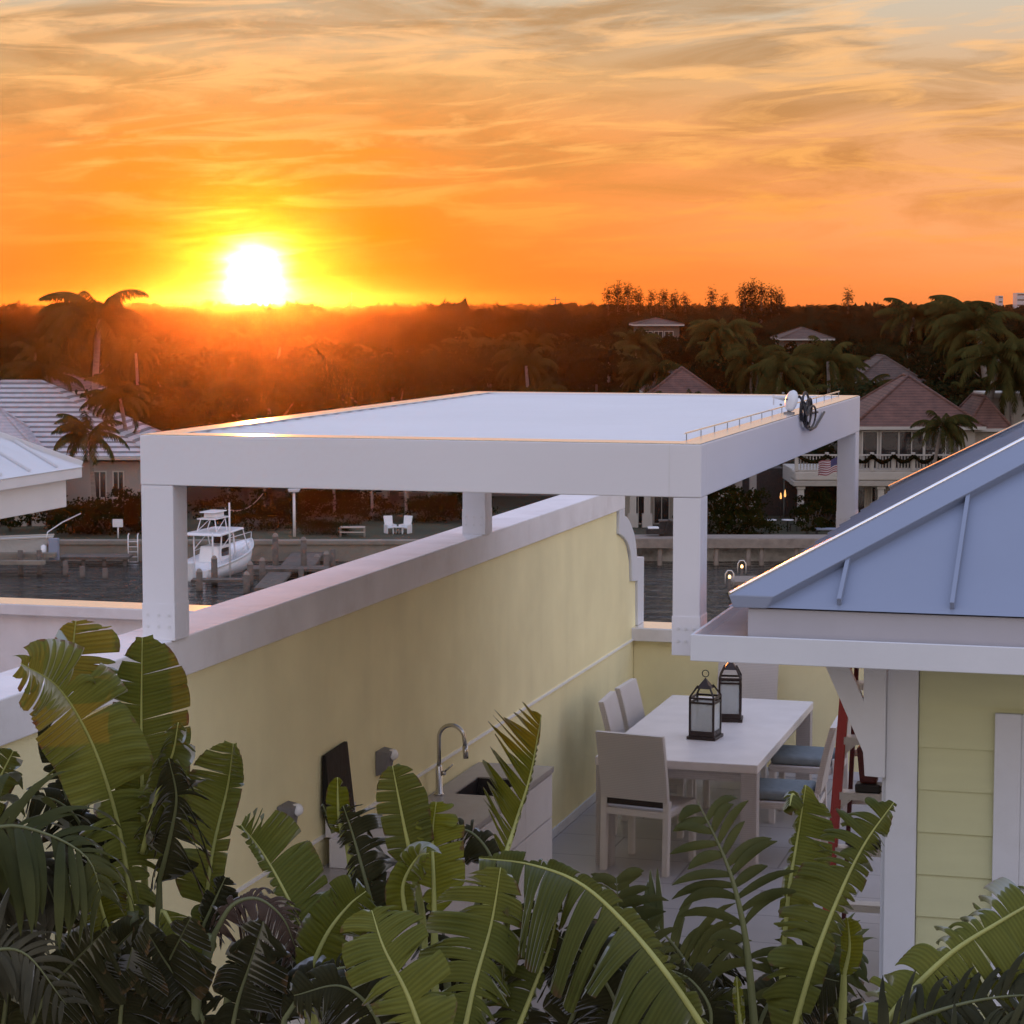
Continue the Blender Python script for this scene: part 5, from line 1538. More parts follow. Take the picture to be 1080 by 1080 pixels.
def big_leaf(plant, mid, wl, wr, stalk=None, m="strel", curl=.25, tear=.5, roll=0.0, sweep=.35, droop=.12, fold=.12, nstrip=26, seed=0, tipw=.0, rib=.0085, label=None):
    """banana-like blade. mid: (px,py,v) from blade base to tip; wl, wr half widths in metres to image left and right"""
    rnd = random.Random(seed * 77 + 5)
    W = [B(*p) for p in mid]
    N_ = 48
    S = spline(W, N_)
    L = sum((S[i + 1] - S[i]).length for i in range(N_))
    def frame(t):
        f = t * N_; i = min(int(f), N_ - 1)
        p = S[i].lerp(S[i + 1], f - i)
        T = (S[min(i + 2, N_)] - S[max(i - 1, 0)]).normalized()
        tc = (CAM - p).normalized() + V((0, 0, TOCAM_UP))
        Nn = (tc - T * tc.dot(T)).normalized()
        Nn = Quaternion(T, roll) @ Nn
        return p, T, Nn, Nn.cross(T)
    def width(t):
        if t < .18: return (t / .18) ** .55 * .92
        if t < .58: return .92 + .08 * (t - .18) / .4
        return max(0, 1 - ((t - .58) / .42) ** 2.4) ** .6
    mb = MB()
    uvs = []
    nstrip = int(nstrip * 1.35)
    for sd, Wd in ((1, wl), (-1, wr)):
        if Wd <= 0: continue
        i = 0
        tilt_bias = rnd.choice((-1, 1))
        fold_s = fold + rnd.uniform(-.12, .38)
        cuts = [0.0]
        for _ in range(nstrip): cuts.append(cuts[-1] + rnd.lognormvariate(0, .45))
        cuts = [c_ / cuts[-1] for c_ in cuts]
        while i < nstrip:
            torn = rnd.random() < min(.96, tear * 1.35)
            g = rnd.choice((1, 1, 1, 1, 2)) if torn else rnd.randint(2, 5)
            j = min(nstrip, i + g)
            cu = curl * rnd.uniform(.4, 1.5) * (1.5 if torn else 1)
            dr = droop * rnd.uniform(.3, 1.6) * (1.7 if torn else 1)
            sw = sweep + rnd.uniform(-.12, .12) * (1.4 if torn else .4)
            lf = rnd.uniform(.80, 1.06) if torn else rnd.uniform(.93, 1.02)
            gap = rnd.uniform(.2, .75) if torn else rnd.uniform(.02, .12)
            tl = tilt_bias * rnd.uniform(.4, 1.5) * (1.0 if torn else .25)
            open_at = rnd.uniform(.12, .5)
            t0, t1 = cuts[i], cuts[j]
            if torn and rnd.random() < .10: lf *= rnd.uniform(.45, .8)
            secw = L * (t1 - t0)
            cols = max(3, (j - i) * 3)
            rows = 9
            vs = []
            for a in range(cols + 1):
                s = a / cols
                t = t0 + (t1 - t0) * s
                for r in range(rows + 1):
                    q = r / rows
                    k = max(0, (q - open_at) / (1 - open_at))
                    tt = t + ((t0 + t1) / 2 - t) * gap * k ** 1.3
                    p, T, Nn, Sd = frame(min(max(tt, 0.001), .999))
                    wd = Wd * width(min(max((t0 + t1) / 2 if torn else tt, .012), .985)) * lf * (1 - .16 * k * abs(2 * s - 1) ** 2 * (1 if torn else .15))
                    d = wd * q
                    rib_ = .20 * secw * (1 - abs(2 * (s * (j - i) % 1.0 if s < 1 else 1.0) - 1)) * min(1, q * 2) / max(1, (j - i) * .5)
                    pos = p + Sd * sd * d * cos(fold_s) + T * (d * sw) + Nn * (d * fold_s - cu * wd * q ** 2.2 + rib_ + tl * (s - .5) * secw * k) + V((0, 0, -1)) * dr * wd * q ** 2
                    vs.append(pos); uvs.append((t * L, q))
            n = rows + 1
            fs = [(a * n + r, a * n + r + 1, (a + 1) * n + r + 1, (a + 1) * n + r) for a in range(cols) for r in range(rows)]
            mb.add(vs, fs, True)
            i = j
    lf_ = mb.build("leaf", M[m], plant)
    ul_ = lf_.data.uv_layers.new(name="UVMap")
    for lp in lf_.data.loops: ul_.data[lp.index].uv = uvs[lp.vertex_index]
    if label: lf_["label"] = label
    # midrib, a little proud on the side that faces the viewer, and its stalk
    pts = []
    if stalk: pts += [B(*p) for p in stalk]
    pts = spline(pts + W[:1], 12)[:-1] if stalk else []
    ns = len(pts)
    rr = []
    allp = pts + [S[k] for k in range(0, N_ + 1, 2)]
    for k in range(len(allp)):
        f = k / max(1, len(allp) - 1)
        rr.append(max(.0018, rib * (1.9 - 1.0 * f if k < ns else (1 - (k - ns) / (len(allp) - ns)) * 1.05 + .12)))
    r_ = MB(); r_.tube(allp, rr, 8)
    r_.build("midrib", M["midrib"] if m not in ("strel_dry", "strel_dark") else M["stalk"], lf_)
    return lf_


def feather_leaf(plant, mid, ln, n=26, m="areca", hang=.5, wid=.02, stalk=None, roll=0.0, seed=0, sweep=.55, rib=.006):
    rnd = random.Random(seed * 31 + 3)
    W = [B(*p) for p in mid]
    N_ = 40
    S = spline(W, N_)
    mb = MB()
    for k in range(n):
        t = .06 + .94 * (k + .5) / n
        f = t * N_; i = min(int(f), N_ - 1)
        p = S[i].lerp(S[i + 1], f - i); T = (S[min(i + 2, N_)] - S[max(i - 1, 0)]).normalized()
        tc = (CAM - p).normalized() + V((0, 0, .5)); Nn = (tc - T * tc.dot(T)).normalized(); Nn = Quaternion(T, roll) @ Nn
        Sd = Nn.cross(T)
        for sd in (-1, 1):
            if rnd.random() < .10: continue
            l = ln * (sin(pi * (.15 + .78 * t)) ** .6) * rnd.uniform(.65, 1.15)
            hg = hang * rnd.uniform(.45, 1.7)
            d = (Sd * sd * .85 + T * sweep * rnd.uniform(.5, 1.5) + Nn * rnd.uniform(-.25, .4)).normalized()
            w = wid * rnd.uniform(.8, 1.15)
            vs = []
            q = p.copy(); seg = 7
            for a in range(seg + 1):
                s = a / seg
                ww = w * (sin(pi * (.12 + .88 * s)) ** .7 if s < 1 else 0.02) + .0008
                e = T * ww
                vs += [q - e - Nn * ww * .35, q.copy(), q + e - Nn * ww * .35]
                d = (d + V((0, 0, -1)) * hg * 2.2 / seg * (.3 + s)).normalized()
                q = q + d * l / seg
            fs = []
            for a in range(seg):
                fs += [(a * 3, a * 3 + 1, a * 3 + 4, a * 3 + 3), (a * 3 + 1, a * 3 + 2, a * 3 + 5, a * 3 + 4)]
            mb.add(vs, fs, True)
    lf_ = mb.build("frond", M[m], plant)
    allp = ([B(*p) for p in stalk] if stalk else []) + [S[k] for k in range(0, N_ + 1, 2)]
    rr = [rib * (1.7 - 1.5 * k / (len(allp) - 1)) for k in range(len(allp))]
    r_ = MB(); r_.tube(allp, rr, 7); r_.build("rachis", M["stalk"], lf_)
    return lf_


def stalks(plant, lst, r=.02, m="stalk"):
    for pts in lst:
        b = MB(); P_ = spline([B(*p) for p in pts], 14)
        b.tube(P_, [r * (1.3 - .6 * k / 14) for k in range(15)], 9)
        b.build("stalk", M[m], plant)


def plant(name, label, cat, px, v):
    return thing(name, label, cat, B(px, 1070, v) * 1.0)


def grown(name, label, cat, px, v):
    """a plant standing on the terrace floor under the given photo column; parts are built in world space"""
    p = B(px, 1080, v)
    return thing(name, label, cat, (0, 0, 0)), p


VA = 7.6
# 1 big clump at the left
P1, _ = grown("bird_of_paradise", "tallest bird of paradise with upright green leaves in front of the near pergola post", "plant", 150, VA)
big_leaf(P1, [(140, 965, VA), (128, 885, VA), (109, 815, VA - .05), (86, 762, VA - .1), (58, 722, VA - .2), (22, 700, VA - .36)], .15, .24, [(150, 1300, VA + .05), (146, 1120, VA)], curl=.45, tear=.6, droop=.3, sweep=.22, seed=1)
big_leaf(P1, [(62, 728, VA + .12), (74, 700, VA + .12), (80, 655, VA + .1)], .07, .17, None, curl=.1, tear=.25, droop=.05, seed=2, nstrip=12)
big_leaf(P1, [(152, 905, VA + .10), (150, 830, VA + .12), (149, 760, VA + .14), (150, 672, VA + .1)], .105, .175, [(160, 1300, VA + .1), (156, 1090, VA + .1)], curl=.04, tear=.12, droop=.0, sweep=.25, fold=.05, seed=3)
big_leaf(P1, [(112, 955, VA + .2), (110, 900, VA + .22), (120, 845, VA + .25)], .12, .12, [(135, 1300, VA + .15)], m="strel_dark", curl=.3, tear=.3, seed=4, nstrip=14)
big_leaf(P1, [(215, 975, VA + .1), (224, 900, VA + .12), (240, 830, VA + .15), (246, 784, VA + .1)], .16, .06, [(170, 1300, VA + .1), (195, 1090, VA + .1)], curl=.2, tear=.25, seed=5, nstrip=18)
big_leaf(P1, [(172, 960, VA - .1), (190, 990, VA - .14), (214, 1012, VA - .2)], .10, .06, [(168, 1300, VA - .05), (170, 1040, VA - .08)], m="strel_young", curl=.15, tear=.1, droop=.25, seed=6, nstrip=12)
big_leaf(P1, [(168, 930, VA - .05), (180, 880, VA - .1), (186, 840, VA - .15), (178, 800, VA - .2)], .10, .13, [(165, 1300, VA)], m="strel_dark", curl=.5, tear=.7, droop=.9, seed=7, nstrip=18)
big_leaf(P1, [(150, 900, VA - .02), (165, 840, VA - .06), (182, 795, VA - .1), (188, 762, VA - .12)], .08, .07, None, curl=.4, tear=.7, droop=.6, seed=8, nstrip=16)
big_leaf(P1, [(120, 1000, VA - .12), (105, 950, VA - .15), (100, 905, VA - .18)], .10, .10, [(140, 1300, VA - .1)], m="strel_young", curl=.3, tear=.2, droop=.3, seed=9, nstrip=12)
stalks(P1, [[(138, 1320, VA + .05), (137, 1080, VA + .05), (140, 960, VA)], [(150, 1320, VA), (152, 1080, VA), (150, 940, VA + .1)], [(165, 1320, VA - .03), (166, 1080, VA - .03), (168, 985, VA)], [(185, 1320, VA + .05), (182, 1080, VA + .05), (180, 1000, VA + .05)]], r=.030)

# 2 left shaded plant and hanging grey palm
P2, _ = grown("bird_of_paradise", "shaded dark bird of paradise behind and left of the tallest one", "plant", 90, VA + .4)
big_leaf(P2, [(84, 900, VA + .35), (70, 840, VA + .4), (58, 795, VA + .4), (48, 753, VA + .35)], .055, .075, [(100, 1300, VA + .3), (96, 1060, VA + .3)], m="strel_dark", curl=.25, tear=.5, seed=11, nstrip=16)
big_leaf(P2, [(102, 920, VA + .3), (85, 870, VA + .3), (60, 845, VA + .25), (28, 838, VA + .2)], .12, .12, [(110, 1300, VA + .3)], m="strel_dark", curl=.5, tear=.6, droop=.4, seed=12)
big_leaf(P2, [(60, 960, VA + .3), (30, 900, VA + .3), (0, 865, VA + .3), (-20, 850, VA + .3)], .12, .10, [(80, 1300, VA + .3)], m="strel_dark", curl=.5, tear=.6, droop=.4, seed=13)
big_leaf(P2, [(-30, 880, VA + .2), (-5, 830, VA + .2), (14, 792, VA + .2)], .08, .06, None, curl=.3, tear=.4, seed=14, nstrip=12)
stalks(P2, [[(96, 1320, VA + .2), (84, 1080, VA + .2), (66, 985, VA + .2)], [(108, 1320, VA + .2), (104, 1060, VA + .2), (92, 960, VA + .25)]], r=.022)

P3, _ = grown("areca_palm", "greyish drooping palm frond hanging at the left edge", "palm", 30, VA - .5)
VB = VA - .55
feather_leaf(P3, [(-90, 1010, VB), (-50, 905, VB), (0, 872, VB), (50, 880, VB), (92, 905, VB), (108, 945, VB)], .34, 24, "areca", hang=1.3, wid=.019, seed=1, stalk=[(-120, 1300, VB)])
feather_leaf(P3, [(-90, 980, VB + .1), (-40, 915, VB + .1), (10, 905, VB + .1), (45, 925, VB + .1), (62, 965, VB + .1)], .34, 22, "areca_dry", hang=1.6, wid=.022, seed=2, stalk=[(-110, 1300, VB + .1)])
feather_leaf(P3, [(-60, 1060, VB - .1), (-20, 1010, VB - .1), (25, 1005, VB - .1), (70, 1060, VB - .1)], .22, 20, "areca_dry", hang=1.1, wid=.013, seed=3, stalk=[(-80, 1300, VB)])

# 3 withered and green leaves right of the tall clump
P4, _ = grown("bird_of_paradise", "bird of paradise with a brown withered leaf, right of the tallest clump", "plant", 215, VA - .2)
VC = VA - .2
big_leaf(P4, [(226, 985, VC), (245, 955, VC), (272, 948, VC), (298, 968, VC), (312, 1000, VC)], .13, .15, [(200, 1320, VC), (206, 1080, VC)], m="strel_dry", curl=.5, tear=.85, droop=.9, seed=21, nstrip=30)
big_leaf(P4, [(200, 1010, VC + .1), (222, 960, VC + .1), (238, 925, VC + .1)], .05, .07, [(190, 1320, VC + .1)], m="strel_dark", curl=.4, tear=.5, seed=22, nstrip=12)
big_leaf(P4, [(262, 1052, VC - .15), (248, 1026, VC - .2), (252, 1008, VC - .25)], .06, .09, [(230, 1320, VC - .1)], m="strel_dark", curl=.3, tear=.4, droop=.4, seed=23, nstrip=10)
big_leaf(P4, [(330, 1040, VC + .05), (322, 990, VC + .05), (300, 940, VC + .08), (276, 898, VC + .1), (254, 870, VC + .05)], .035, .17, [(350, 1320, VC)], curl=.3, tear=.6, droop=.1, seed=24, nstrip=20)
big_leaf(P4, [(322, 1035, VC - .06), (345, 985, VC - .06), (368, 955, VC - .05), (386, 940, VC - .05)], .12, .10, [(345, 1320, VC)], m="strel_young", curl=.35, tear=.25, droop=.2, seed=25, nstrip=16)
big_leaf(P4, [(300, 1075, VC - .3), (330, 1035, VC - .3), (372, 1020, VC - .32), (410, 1040, VC - .35)], .10, .12, [(280, 1320, VC - .3)], m="strel_dark", curl=.4, tear=.5, droop=.3, seed=26, nstrip=20)
stalks(P4, [[(192, 1320, VC), (203, 1080, VC), (222, 985, VC)], [(232, 1320, VC - .1), (238, 1080, VC - .1), (252, 1020, VC - .1)]], r=.016)

# 4 middle clump
P5, _ = grown("bird_of_paradise", "bird of paradise clump whose paddle leaf stands in front of the faucet", "plant", 440, VA)
VD = VA - .1
big_leaf(P5, [(436, 915, VD), (428, 880, VD), (421, 845, VD), (414, 808, VD)], .085, .105, [(455, 1320, VD), (448, 1010, VD)], curl=.12, tear=.15, seed=31, nstrip=14)
big_leaf(P5, [(400, 985, VD + .1), (386, 930, VD + .12), (372, 880, VD + .15), (362, 850, VD + .15)], .05, .17, [(420, 1320, VD + .1)], m="strel_dark", curl=.5, tear=.8, droop=.5, seed=32, nstrip=24)
big_leaf(P5, [(361, 880, VD + .2), (357, 856, VD + .2), (356, 820, VD + .2)], .045, .045, [(400, 1320, VD + .15), (372, 930, VD + .18)], m="strel_young", curl=.1, tear=.1, seed=33, nstrip=8)
big_leaf(P5, [(352, 878, VD + .22), (346, 862, VD + .22), (340, 848, VD + .22)], .012, .012, None, m="strel_dark", curl=.1, tear=.0, seed=34, nstrip=4)
big_leaf(P5, [(458, 965, VD - .05), (457, 920, VD - .03), (456, 880, VD), (460, 846, VD)], .062, .115, [(462, 1320, VD - .05)], m="strel_young", curl=.25, tear=.35, seed=35, nstrip=16)
big_leaf(P5, [(532, 905, VD + .05), (545, 865, VD + .1), (560, 815, VD + .12), (571, 754, VD + .1)], .19, .012, [(500, 1320, VD), (510, 985, VD)], m="strel_young", curl=.1, tear=.85, sweep=.75, droop=.0, seed=36, nstrip=20)
big_leaf(P5, [(430, 975, VD - .1), (425, 935, VD - .1), (440, 905, VD - .12), (452, 900, VD - .2)], .07, .05, None, curl=.4, tear=.3, droop=.4, seed=37, nstrip=12, m="strel_young")
big_leaf(P5, [(470, 1010, VD + .1), (440, 960, VD + .12), (405, 935, VD + .14), (370, 925, VD + .14)], .10, .13, [(490, 1320, VD + .1)], m="strel_dark", curl=.5, tear=.7, droop=.5, seed=38)
big_leaf(P5, [(500, 960, VD + .2), (520, 915, VD + .2), (500, 880, VD + .22), (470, 872, VD + .25)], .07, .10, [(505, 1320, VD + .2)], m="strel_dark", curl=.6, tear=.8, droop=.5, seed=39)
stalks(P5, [[(462, 1320, VD), (450, 1050, VD), (438, 920, VD)], [(500, 1320, VD), (512, 1000, VD), (530, 905, VD + .05)]], r=.014)

# 5 big arching leaves, centre
P6, _ = grown("bird_of_paradise", "bird of paradise with a long leaf arching over to the left in the bottom middle", "plant", 640, VA - .6)
VE = VA - .75
big_leaf(P6, [(752, 1100, VE - .1), (705, 1030, VE - .08), (660, 975, VE), (612, 932, VE + .05), (560, 912, VE + .1), (505, 905, VE + .12)], .26, .07, [(790, 1320, VE - .1)], curl=.25, tear=.45, droop=.45, sweep=-.05, seed=41, nstrip=34, rib=.011)
big_leaf(P6, [(485, 1110, VE - .1), (500, 1040, VE - .05), (518, 975, VE), (528, 915, VE)], .22, .10, [(470, 1320, VE - .1)], curl=.3, tear=.5, droop=.35, sweep=.05, seed=42, nstrip=26)
big_leaf(P6, [(536, 1110, VE - .02), (562, 1045, VE + .02), (582, 990, VE + .05), (592, 935, VE + .05)], .18, .02, [(520, 1320, VE)], curl=.3, tear=.55, droop=.3, sweep=.0, seed=43, nstrip=24, m="strel")
big_leaf(P6, [(455, 1120, VE - .3), (430, 1050, VE - .28), (405, 1000, VE - .25), (392, 960, VE - .2)], .13, .17, [(480, 1320, VE - .3)], curl=.25, tear=.3, droop=.2, seed=44, nstrip=18)
big_leaf(P6, [(590, 1110, VE + .2), (610, 1060, VE + .2), (640, 1020, VE + .22), (675, 1000, VE + .25)], .12, .15, [(570, 1320, VE + .2)], m="strel_dark", curl=.4, tear=.5, droop=.3, seed=45)
big_leaf(P6, [(410, 1120, VE - .1), (395, 1070, VE - .1), (360, 1040, VE - .1), (310, 1050, VE - .1)], .12, .14, [(430, 1320, VE - .1)], m="strel_dark", curl=.4, tear=.5, droop=.3, seed=46)
big_leaf(P6, [(660, 1120, VE + .1), (650, 1060, VE + .12), (620, 1010, VE + .14), (585, 985, VE + .16)], .14, .14, [(680, 1320, VE + .1)], m="strel_dark", curl=.4, tear=.5, droop=.3, seed=47)

# 6 feathery palm in the middle right
P7, _ = grown("areca_palm", "feathery palm with narrow leaflets in front of the table legs", "palm", 780, VA - .3)
VF = VA - .35
feather_leaf(P7, [(796, 1085, VF), (788, 1000, VF), (776, 940, VF), (760, 895, VF + .02), (736, 846, VF + .05)], .21, 15, "areca", hang=.55, wid=.017, stalk=[(806, 1320, VF)], seed=5, sweep=.6, rib=.009)
feather_leaf(P7, [(760, 1100, VF + .15), (735, 1035, VF + .15), (700, 985, VF + .15), (655, 955, VF + .15)], .24, 22, "areca", hang=.6, wid=.017, stalk=[(780, 1320, VF + .1)], seed=6)
feather_leaf(P7, [(700, 1110, VF - .1), (672, 1040, VF - .1), (655, 985, VF - .1), (650, 925, VF - .08)], .20, 20, "areca", hang=.4, wid=.016, stalk=[(720, 1320, VF - .1)], seed=7)
feather_leaf(P7, [(830, 1110, VF + .25), (840, 1040, VF + .25), (870, 1000, VF + .25), (905, 1000, VF + .25)], .20, 20, "areca", hang=.6, wid=.016, stalk=[(820, 1320, VF + .2)], seed=8)
big_leaf(P7, [(782, 1090, VF - .05), (779, 1060, VF - .05), (777, 1030, VF - .05)], .02, .02, None, m="strel_young", curl=.2, tear=.0, seed=59, nstrip=6)

# 7 right hand clump
P8, _ = grown("bird_of_paradise", "bird of paradise with two upright sunlit leaves in front of the pavilion corner", "plant", 850, VA - .4)
VG = VA - .45
big_leaf(P8, [(832, 1105, VG), (858, 1015, VG), (885, 945, VG + .03), (912, 890, VG + .05), (943, 846, VG + .05)], .19, .055, [(815, 1320, VG)], curl=.30, tear=.6, droop=.25, sweep=.12, seed=51, nstrip=32, rib=.010)
big_leaf(P8, [(826, 1010, VG + .25), (832, 940, VG + .27), (841, 885, VG + .3), (850, 828, VG + .28)], .03, .13, [(812, 1320, VG + .2)], curl=.45, tear=.4, droop=.35, seed=52, nstrip=22, sweep=.1)
big_leaf(P8, [(842, 850, VG + .26), (836, 838, VG + .24), (833, 850, VG + .2)], .05, .03, None, curl=.4, tear=.1, droop=.6, seed=53, nstrip=8)
big_leaf(P8, [(890, 1030, VG + .15), (896, 1000, VG + .15), (894, 968, VG + .15)], .03, .05, [(880, 1320, VG + .1)], m="strel_young", curl=.3, tear=.1, seed=54, nstrip=8)
big_leaf(P8, [(790, 1120, VG + .2), (810, 1060, VG + .22), (845, 1030, VG + .24), (885, 1035, VG + .25)], .12, .12, [(780, 1320, VG + .2)], m="strel_dark", curl=.4, tear=.6, droop=.4, seed=55)
big_leaf(P8, [(740, 1120, VG + .1), (750, 1070, VG + .1), (730, 1035, VG + .12), (700, 1020, VG + .14)], .12, .12, [(750, 1320, VG + .1)], m="strel_dark", curl=.4, tear=.6, droop=.4, seed=56)

# 8 far right arching leaf and frond
P9, _ = grown("bird_of_paradise", "bird of paradise whose broad leaf arches up to the right edge", "plant", 940, VA - .8)
VH = VA - .8
big_leaf(P9, [(915, 1110, VH), (950, 1058, VH), (1000, 1008, VH), (1050, 975, VH), (1105, 945, VH + .02), (1160, 930, VH + .05)], .17, .24, [(880, 1320, VH)], curl=.35, tear=.6, droop=.35, sweep=.05, seed=61, nstrip=36, rib=.011)
big_leaf(P9, [(900, 1120, VH + .2), (925, 1070, VH + .2), (965, 1045, VH + .22), (1010, 1045, VH + .25)], .09, .12, [(880, 1320, VH + .2)], m="strel_dark", curl=.4, tear=.7, droop=.4, seed=62)
P10, _ = grown("areca_palm", "dark palm frond in the bottom right corner under the arching leaf", "palm", 1040, VA - 1.0)
VI = VA - .95
feather_leaf(P10, [(880, 1135, VI), (945, 1085, VI), (1010, 1060, VI), (1075, 1050, VI), (1130, 1056, VI)], .20, 34, "areca_dark", hang=.75, wid=.013, seed=9, stalk=[(840, 1320, VI)])
feather_leaf(P10, [(970, 1150, VI - .1), (1015, 1105, VI - .1), (1065, 1092, VI - .1), (1120, 1098, VI - .1)], .18, 26, "areca_dark", hang=.7, wid=.013, seed=10, stalk=[(930, 1320, VI - .1)])

# undergrowth leaves between the clumps, dark blade colour standing for deep shade
rf = random.Random(5)
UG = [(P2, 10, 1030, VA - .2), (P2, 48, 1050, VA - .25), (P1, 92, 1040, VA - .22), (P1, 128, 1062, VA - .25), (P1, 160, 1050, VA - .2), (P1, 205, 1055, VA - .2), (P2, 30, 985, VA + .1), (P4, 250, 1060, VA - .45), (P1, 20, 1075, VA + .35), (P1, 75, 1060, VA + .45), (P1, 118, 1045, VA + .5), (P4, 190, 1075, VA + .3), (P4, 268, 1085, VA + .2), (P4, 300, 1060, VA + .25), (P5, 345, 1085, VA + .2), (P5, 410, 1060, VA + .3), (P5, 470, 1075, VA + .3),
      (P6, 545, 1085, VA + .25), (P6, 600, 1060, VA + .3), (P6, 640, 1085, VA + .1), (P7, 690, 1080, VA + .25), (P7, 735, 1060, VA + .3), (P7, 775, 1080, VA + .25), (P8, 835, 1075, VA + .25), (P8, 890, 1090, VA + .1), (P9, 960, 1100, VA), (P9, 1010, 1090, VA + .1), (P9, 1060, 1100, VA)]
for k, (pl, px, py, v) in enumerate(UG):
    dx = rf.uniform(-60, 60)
    big_leaf(pl, [(px - dx * .5, py + 60, v), (px, py, v), (px + dx * .6, py - rf.uniform(35, 60), v - .03), (px + dx * 1.3, py - rf.uniform(55, 90), v - .1)], rf.uniform(.09, .14), rf.uniform(.09, .14), [(px - dx * .7, 1330, v)], m="strel_dark", curl=.4, tear=.55, droop=.45, seed=200 + k, nstrip=18)

# ================================================================== SKY, SUN, AIR, CAMERA
SUN_D = ray(268, 290).normalized()
sun_el = math.asin(SUN_D.z)
sun_az = math.atan2(SUN_D.x, SUN_D.y)          # clockwise from +y

world = bpy.data.worlds.new("World"); SC.world = world
world.use_nodes = True
nt = world.node_tree
bg = nt.nodes["Background"]
lk = nt.links.new


def mth(op, a=None, b_=None, clamp=False):
    n = nt.nodes.new("ShaderNodeMath"); n.operation = op; n.use_clamp = clamp
    for i, x in enumerate((a, b_)):
        if x is None: continue
        if isinstance(x, (int, float)): n.inputs[i].default_value = x
        else: lk(x, n.inputs[i])
    return n.outputs[0]


def mixc(f, a, b_, mode="MIX"):
    n = nt.nodes.new("ShaderNodeMix"); n.data_type = "RGBA"; n.blend_type = mode
    for i, x in ((0, f), (6, a), (7, b_)):
        if isinstance(x, (int, float)): n.inputs[i].default_value = x
        elif isinstance(x, tuple): n.inputs[i].default_value = (*x, 1)
        else: lk(x, n.inputs[i])
    return n.outputs[2]


def ramp(x, stops, interp="LINEAR"):
    n = nt.nodes.new("ShaderNodeValToRGB"); n.color_ramp.interpolation = interp
    el = n.color_ramp.elements
    while len(el) < len(stops): el.new(.5)
    for e, (p, c) in zip(el, stops):
        e.position = p; e.color = (*c, 1) if isinstance(c, tuple) else (c, c, c, 1)
    lk(x, n.inputs[0])
    return n.outputs[0]


tcw = nt.nodes.new("ShaderNodeTexCoord")
nrm = nt.nodes.new("ShaderNodeVectorMath"); nrm.operation = "NORMALIZE"; lk(tcw.outputs["Generated"], nrm.inputs[0])
sep = nt.nodes.new("ShaderNodeSeparateXYZ"); lk(nrm.outputs[0], sep.inputs[0])
elev = mth("MULTIPLY", mth("ARCSINE", sep.outputs[2]), 180 / pi)             # degrees
azim = mth("MULTIPLY", mth("ARCTAN2", sep.outputs[0], sep.outputs[1]), 180 / pi)   # degrees clockwise from +y
daz = mth("SUBTRACT", azim, math.degrees(sun_az))
dot = nt.nodes.new("ShaderNodeVectorMath"); dot.operation = "DOT_PRODUCT"; lk(nrm.outputs[0], dot.inputs[0]); dot.inputs[1].default_value = tuple(SUN_D)
cosd = dot.outputs["Value"]
ang = mth("MULTIPLY", mth("ARCCOSINE", mth("MINIMUM", cosd, .9999999)), 180 / pi)
e90 = mth("DIVIDE", elev, 90.0, True)

SKY_W = [(0.0, (.95, .165, .002)), (.020, (.93, .20, .008)), (.045, (.80, .26, .04)), (.062, (.66, .37, .14)), (.080, (.55, .47, .33)), (.16, (.62, .55, .50)), (.30, (.66, .70, .88)), (1.0, (.44, .56, .98))]
SKY_R = [(0.0, (1.0, .30, .085)), (.010, (1.0, .36, .12)), (.020, (1.0, .42, .17)), (.040, (.86, .42, .19)), (.062, (.70, .44, .25)), (.080, (.62, .54, .43)), (.16, (.64, .59, .56)), (.30, (.66, .70, .88)), (1.0, (.44, .56, .98))]
SKY_E = [(0.0, (1.74, 1.56, 1.44)), (.06, (1.74, 1.58, 1.51)), (.16, (1.46, 1.39, 1.44)), (.32, (0.86, 0.92, 1.20)), (1.0, (0.48, 0.62, 1.10))]
west = ramp(e90, SKY_W); westr = ramp(e90, SKY_R); east = ramp(e90, SKY_E)
fr = mth("DIVIDE", mth("SUBTRACT", mth("ABSOLUTE", daz), 3.0), 16.0, True)
base = mixc(fr, west, westr)
fe = nt.nodes.new("ShaderNodeMapRange"); fe.interpolation_type = "SMOOTHSTEP"; fe.inputs[1].default_value = math.cos(radians(35)); fe.inputs[2].default_value = math.cos(radians(115)); fe.inputs[3].default_value = 0; fe.inputs[4].default_value = 1
lk(cosd, fe.inputs[0])
base = mixc(fe.outputs[0], base, east)

# clouds: long streaks, thinner high up
cv = nt.nodes.new("ShaderNodeCombineXYZ")
lk(mth("ADD", mth("MULTIPLY", azim, .10), mth("MULTIPLY", elev, .06)), cv.inputs[0])
lk(mth("ADD", mth("MULTIPLY", elev, .62), mth("MULTIPLY", azim, -.03)), cv.inputs[1])
n1 = nt.nodes.new("ShaderNodeTexNoise"); n1.inputs["Scale"].default_value = 1.25; n1.inputs["Detail"].default_value = 9; n1.inputs["Roughness"].default_value = .6; n1.inputs["Distortion"].default_value = .7
lk(cv.outputs[0], n1.inputs["Vector"])
cv2 = nt.nodes.new("ShaderNodeCombineXYZ")
lk(mth("ADD", mth("MULTIPLY", azim, .15), 7.3), cv2.inputs[0]); lk(mth("ADD", mth("MULTIPLY", elev, 1.15), mth("MULTIPLY", azim, -.06)), cv2.inputs[1])
n2 = nt.nodes.new("ShaderNodeTexNoise"); n2.inputs["Scale"].default_value = 1.6; n2.inputs["Detail"].default_value = 8; n2.inputs["Roughness"].default_value = .6; n2.inputs["Distortion"].default_value = .9
lk(cv2.outputs[0], n2.inputs["Vector"])
cenv = ramp(mth("DIVIDE", elev, 60.0, True), [(0.0, 0.05), (.022, .35), (.05, .9), (.13, 1.0), (.5, .3), (1.0, 0.0)])
dark = mth("MULTIPLY", ramp(n1.outputs["Fac"], [(.44, 0.0), (.63, 1.0)]), cenv)
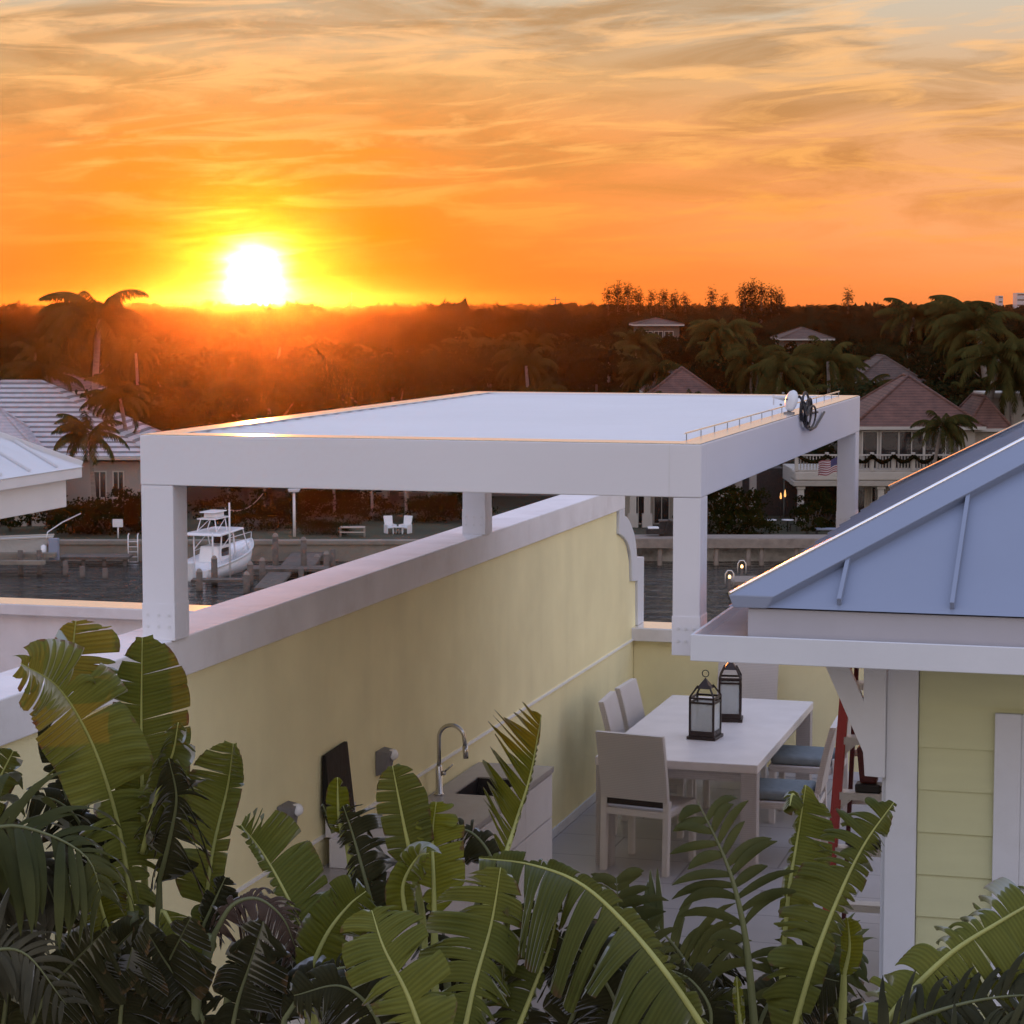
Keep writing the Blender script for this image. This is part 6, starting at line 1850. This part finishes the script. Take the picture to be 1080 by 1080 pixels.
lite = mth("MULTIPLY", ramp(n2.outputs["Fac"], [(.48, 0.0), (.63, 1.0)]), cenv)
ccol = ramp(e90, [(0.0, (.80, .20, .02)), (.03, (.62, .24, .06)), (.06, (.44, .23, .09)), (.09, (.40, .26, .135)), (.3, (.40, .36, .40)), (1, (.3, .34, .5))])
lcol = ramp(e90, [(0.0, (1.0, .34, .03)), (.03, (1.0, .43, .09)), (.06, (1.0, .52, .19)), (.09, (.92, .60, .33)), (.3, (.62, .56, .56)), (1, (.4, .42, .55))])
sky = mixc(mth("MULTIPLY", dark, .9), base, ccol)
sky = mixc(mth("MULTIPLY", lite, .75), sky, lcol)

# glow of the low sun through thin streaky cloud
streak = nt.nodes.new("ShaderNodeMapRange"); streak.inputs[1].default_value = .35; streak.inputs[2].default_value = .68; streak.inputs[3].default_value = .55; streak.inputs[4].default_value = 1.25
lk(n2.outputs["Fac"], streak.inputs[0])
halo = mth("MULTIPLY", mth("EXPONENT", mth("MULTIPLY", mth("POWER", mth("DIVIDE", ang, 1.55), 2.0), -1.0)), streak.outputs[0])
wide = mth("MULTIPLY", mth("EXPONENT", mth("MULTIPLY", mth("DIVIDE", ang, 3.6), -1.0)), .55)
ell = mth("POWER", mth("ADD", mth("POWER", mth("MULTIPLY", daz, .92), 2.0), mth("POWER", mth("MULTIPLY", mth("SUBTRACT", elev, math.degrees(sun_el) - .05), .92), 2.0)), .5)
angn = mth("MULTIPLY", ell, mth("ADD", 1.55, mth("MULTIPLY", n2.outputs["Fac"], -1.1)))
facing = mth("GREATER_THAN", cosd, .9)
core = mth("MULTIPLY", mth("EXPONENT", mth("MULTIPLY", mth("POWER", mth("DIVIDE", angn, .54), 2.0), -1.0)), facing)
def scaled(f, col):
    n = nt.nodes.new("ShaderNodeVectorMath"); n.operation = "SCALE"; n.inputs[0].default_value = col; lk(f, n.inputs["Scale"]); return n.outputs[0]
def addv(a, c):
    n = nt.nodes.new("ShaderNodeVectorMath"); n.operation = "ADD"; lk(a, n.inputs[0]); lk(c, n.inputs[1]); return n.outputs[0]
sky = addv(sky, scaled(halo, (.8, .95, .0)))
sky = addv(sky, scaled(wide, (.30, .09, .0)))
sky = addv(sky, scaled(core, (9.0, 8.0, 4.5)))

nish = nt.nodes.new("ShaderNodeTexSky"); nish.sky_type = "NISHITA"; nish.sun_disc = False
nish.sun_elevation = sun_el; nish.sun_rotation = sun_az; nish.air_density = 1.0; nish.dust_density = 2.0
sc_ = nt.nodes.new("ShaderNodeVectorMath"); sc_.operation = "SCALE"; sc_.inputs["Scale"].default_value = .012; lk(nish.outputs[0], sc_.inputs[0])
sky = addv(sky, sc_.outputs[0])
below = mth("GREATER_THAN", sep.outputs[2], -.004)
sky = mixc(below, (.05, .035, .025), sky)
lk(sky, bg.inputs["Color"]); bg.inputs["Strength"].default_value = 1.0

sl = bpy.data.lights.new("sun", "SUN"); sl.energy = 2.0; sl.angle = radians(.5); sl.color = (1.0, .25, .04)
so = link(bpy.data.objects.new("sun", sl)); so.rotation_euler = SUN_D.to_track_quat("Z", "Y").to_euler()

# the evening haze: even air round everything
hm = bpy.data.materials.new("evening_haze"); hm.use_nodes = True
hn = hm.node_tree; hn.nodes.remove(hn.nodes["Principled BSDF"])
pv = hn.nodes.new("ShaderNodeVolumePrincipled"); pv.inputs["Color"].default_value = (.95, .60, .36, 1); pv.inputs["Density"].default_value = 0.78e-4; pv.inputs["Anisotropy"].default_value = .962
hn.links.new(pv.outputs[0], hn.nodes["Material Output"].inputs["Volume"])
b = MB(); b.box(-1200, 1200, -60, 2100, -13.5, 10.8)
hz = b.build("haze", hm, rz=YAW); tag(hz, kind="stuff")

cd = bpy.data.cameras.new("camera"); cam = link(bpy.data.objects.new("camera", cd))
cd.sensor_width = 36.0; cd.lens = 36.0 * FPX / 1080; cd.clip_end = 20000; cd.clip_start = .05
cam.location = CAM; cam.rotation_euler = (pi / 2 - PITCH, 0, YAW)
SC.camera = cam
SC.view_settings.view_transform = "Standard"; SC.view_settings.look = "None"; SC.view_settings.exposure = 0; SC.view_settings.gamma = 1
SC.cycles.use_denoising = True
SC.cycles.denoising_input_passes = "RGB_ALBEDO"
SC.cycles.max_bounces = 8; SC.cycles.transparent_max_bounces = 12; SC.cycles.volume_bounces = 0
SC.cycles.sample_clamp_indirect = 8.0
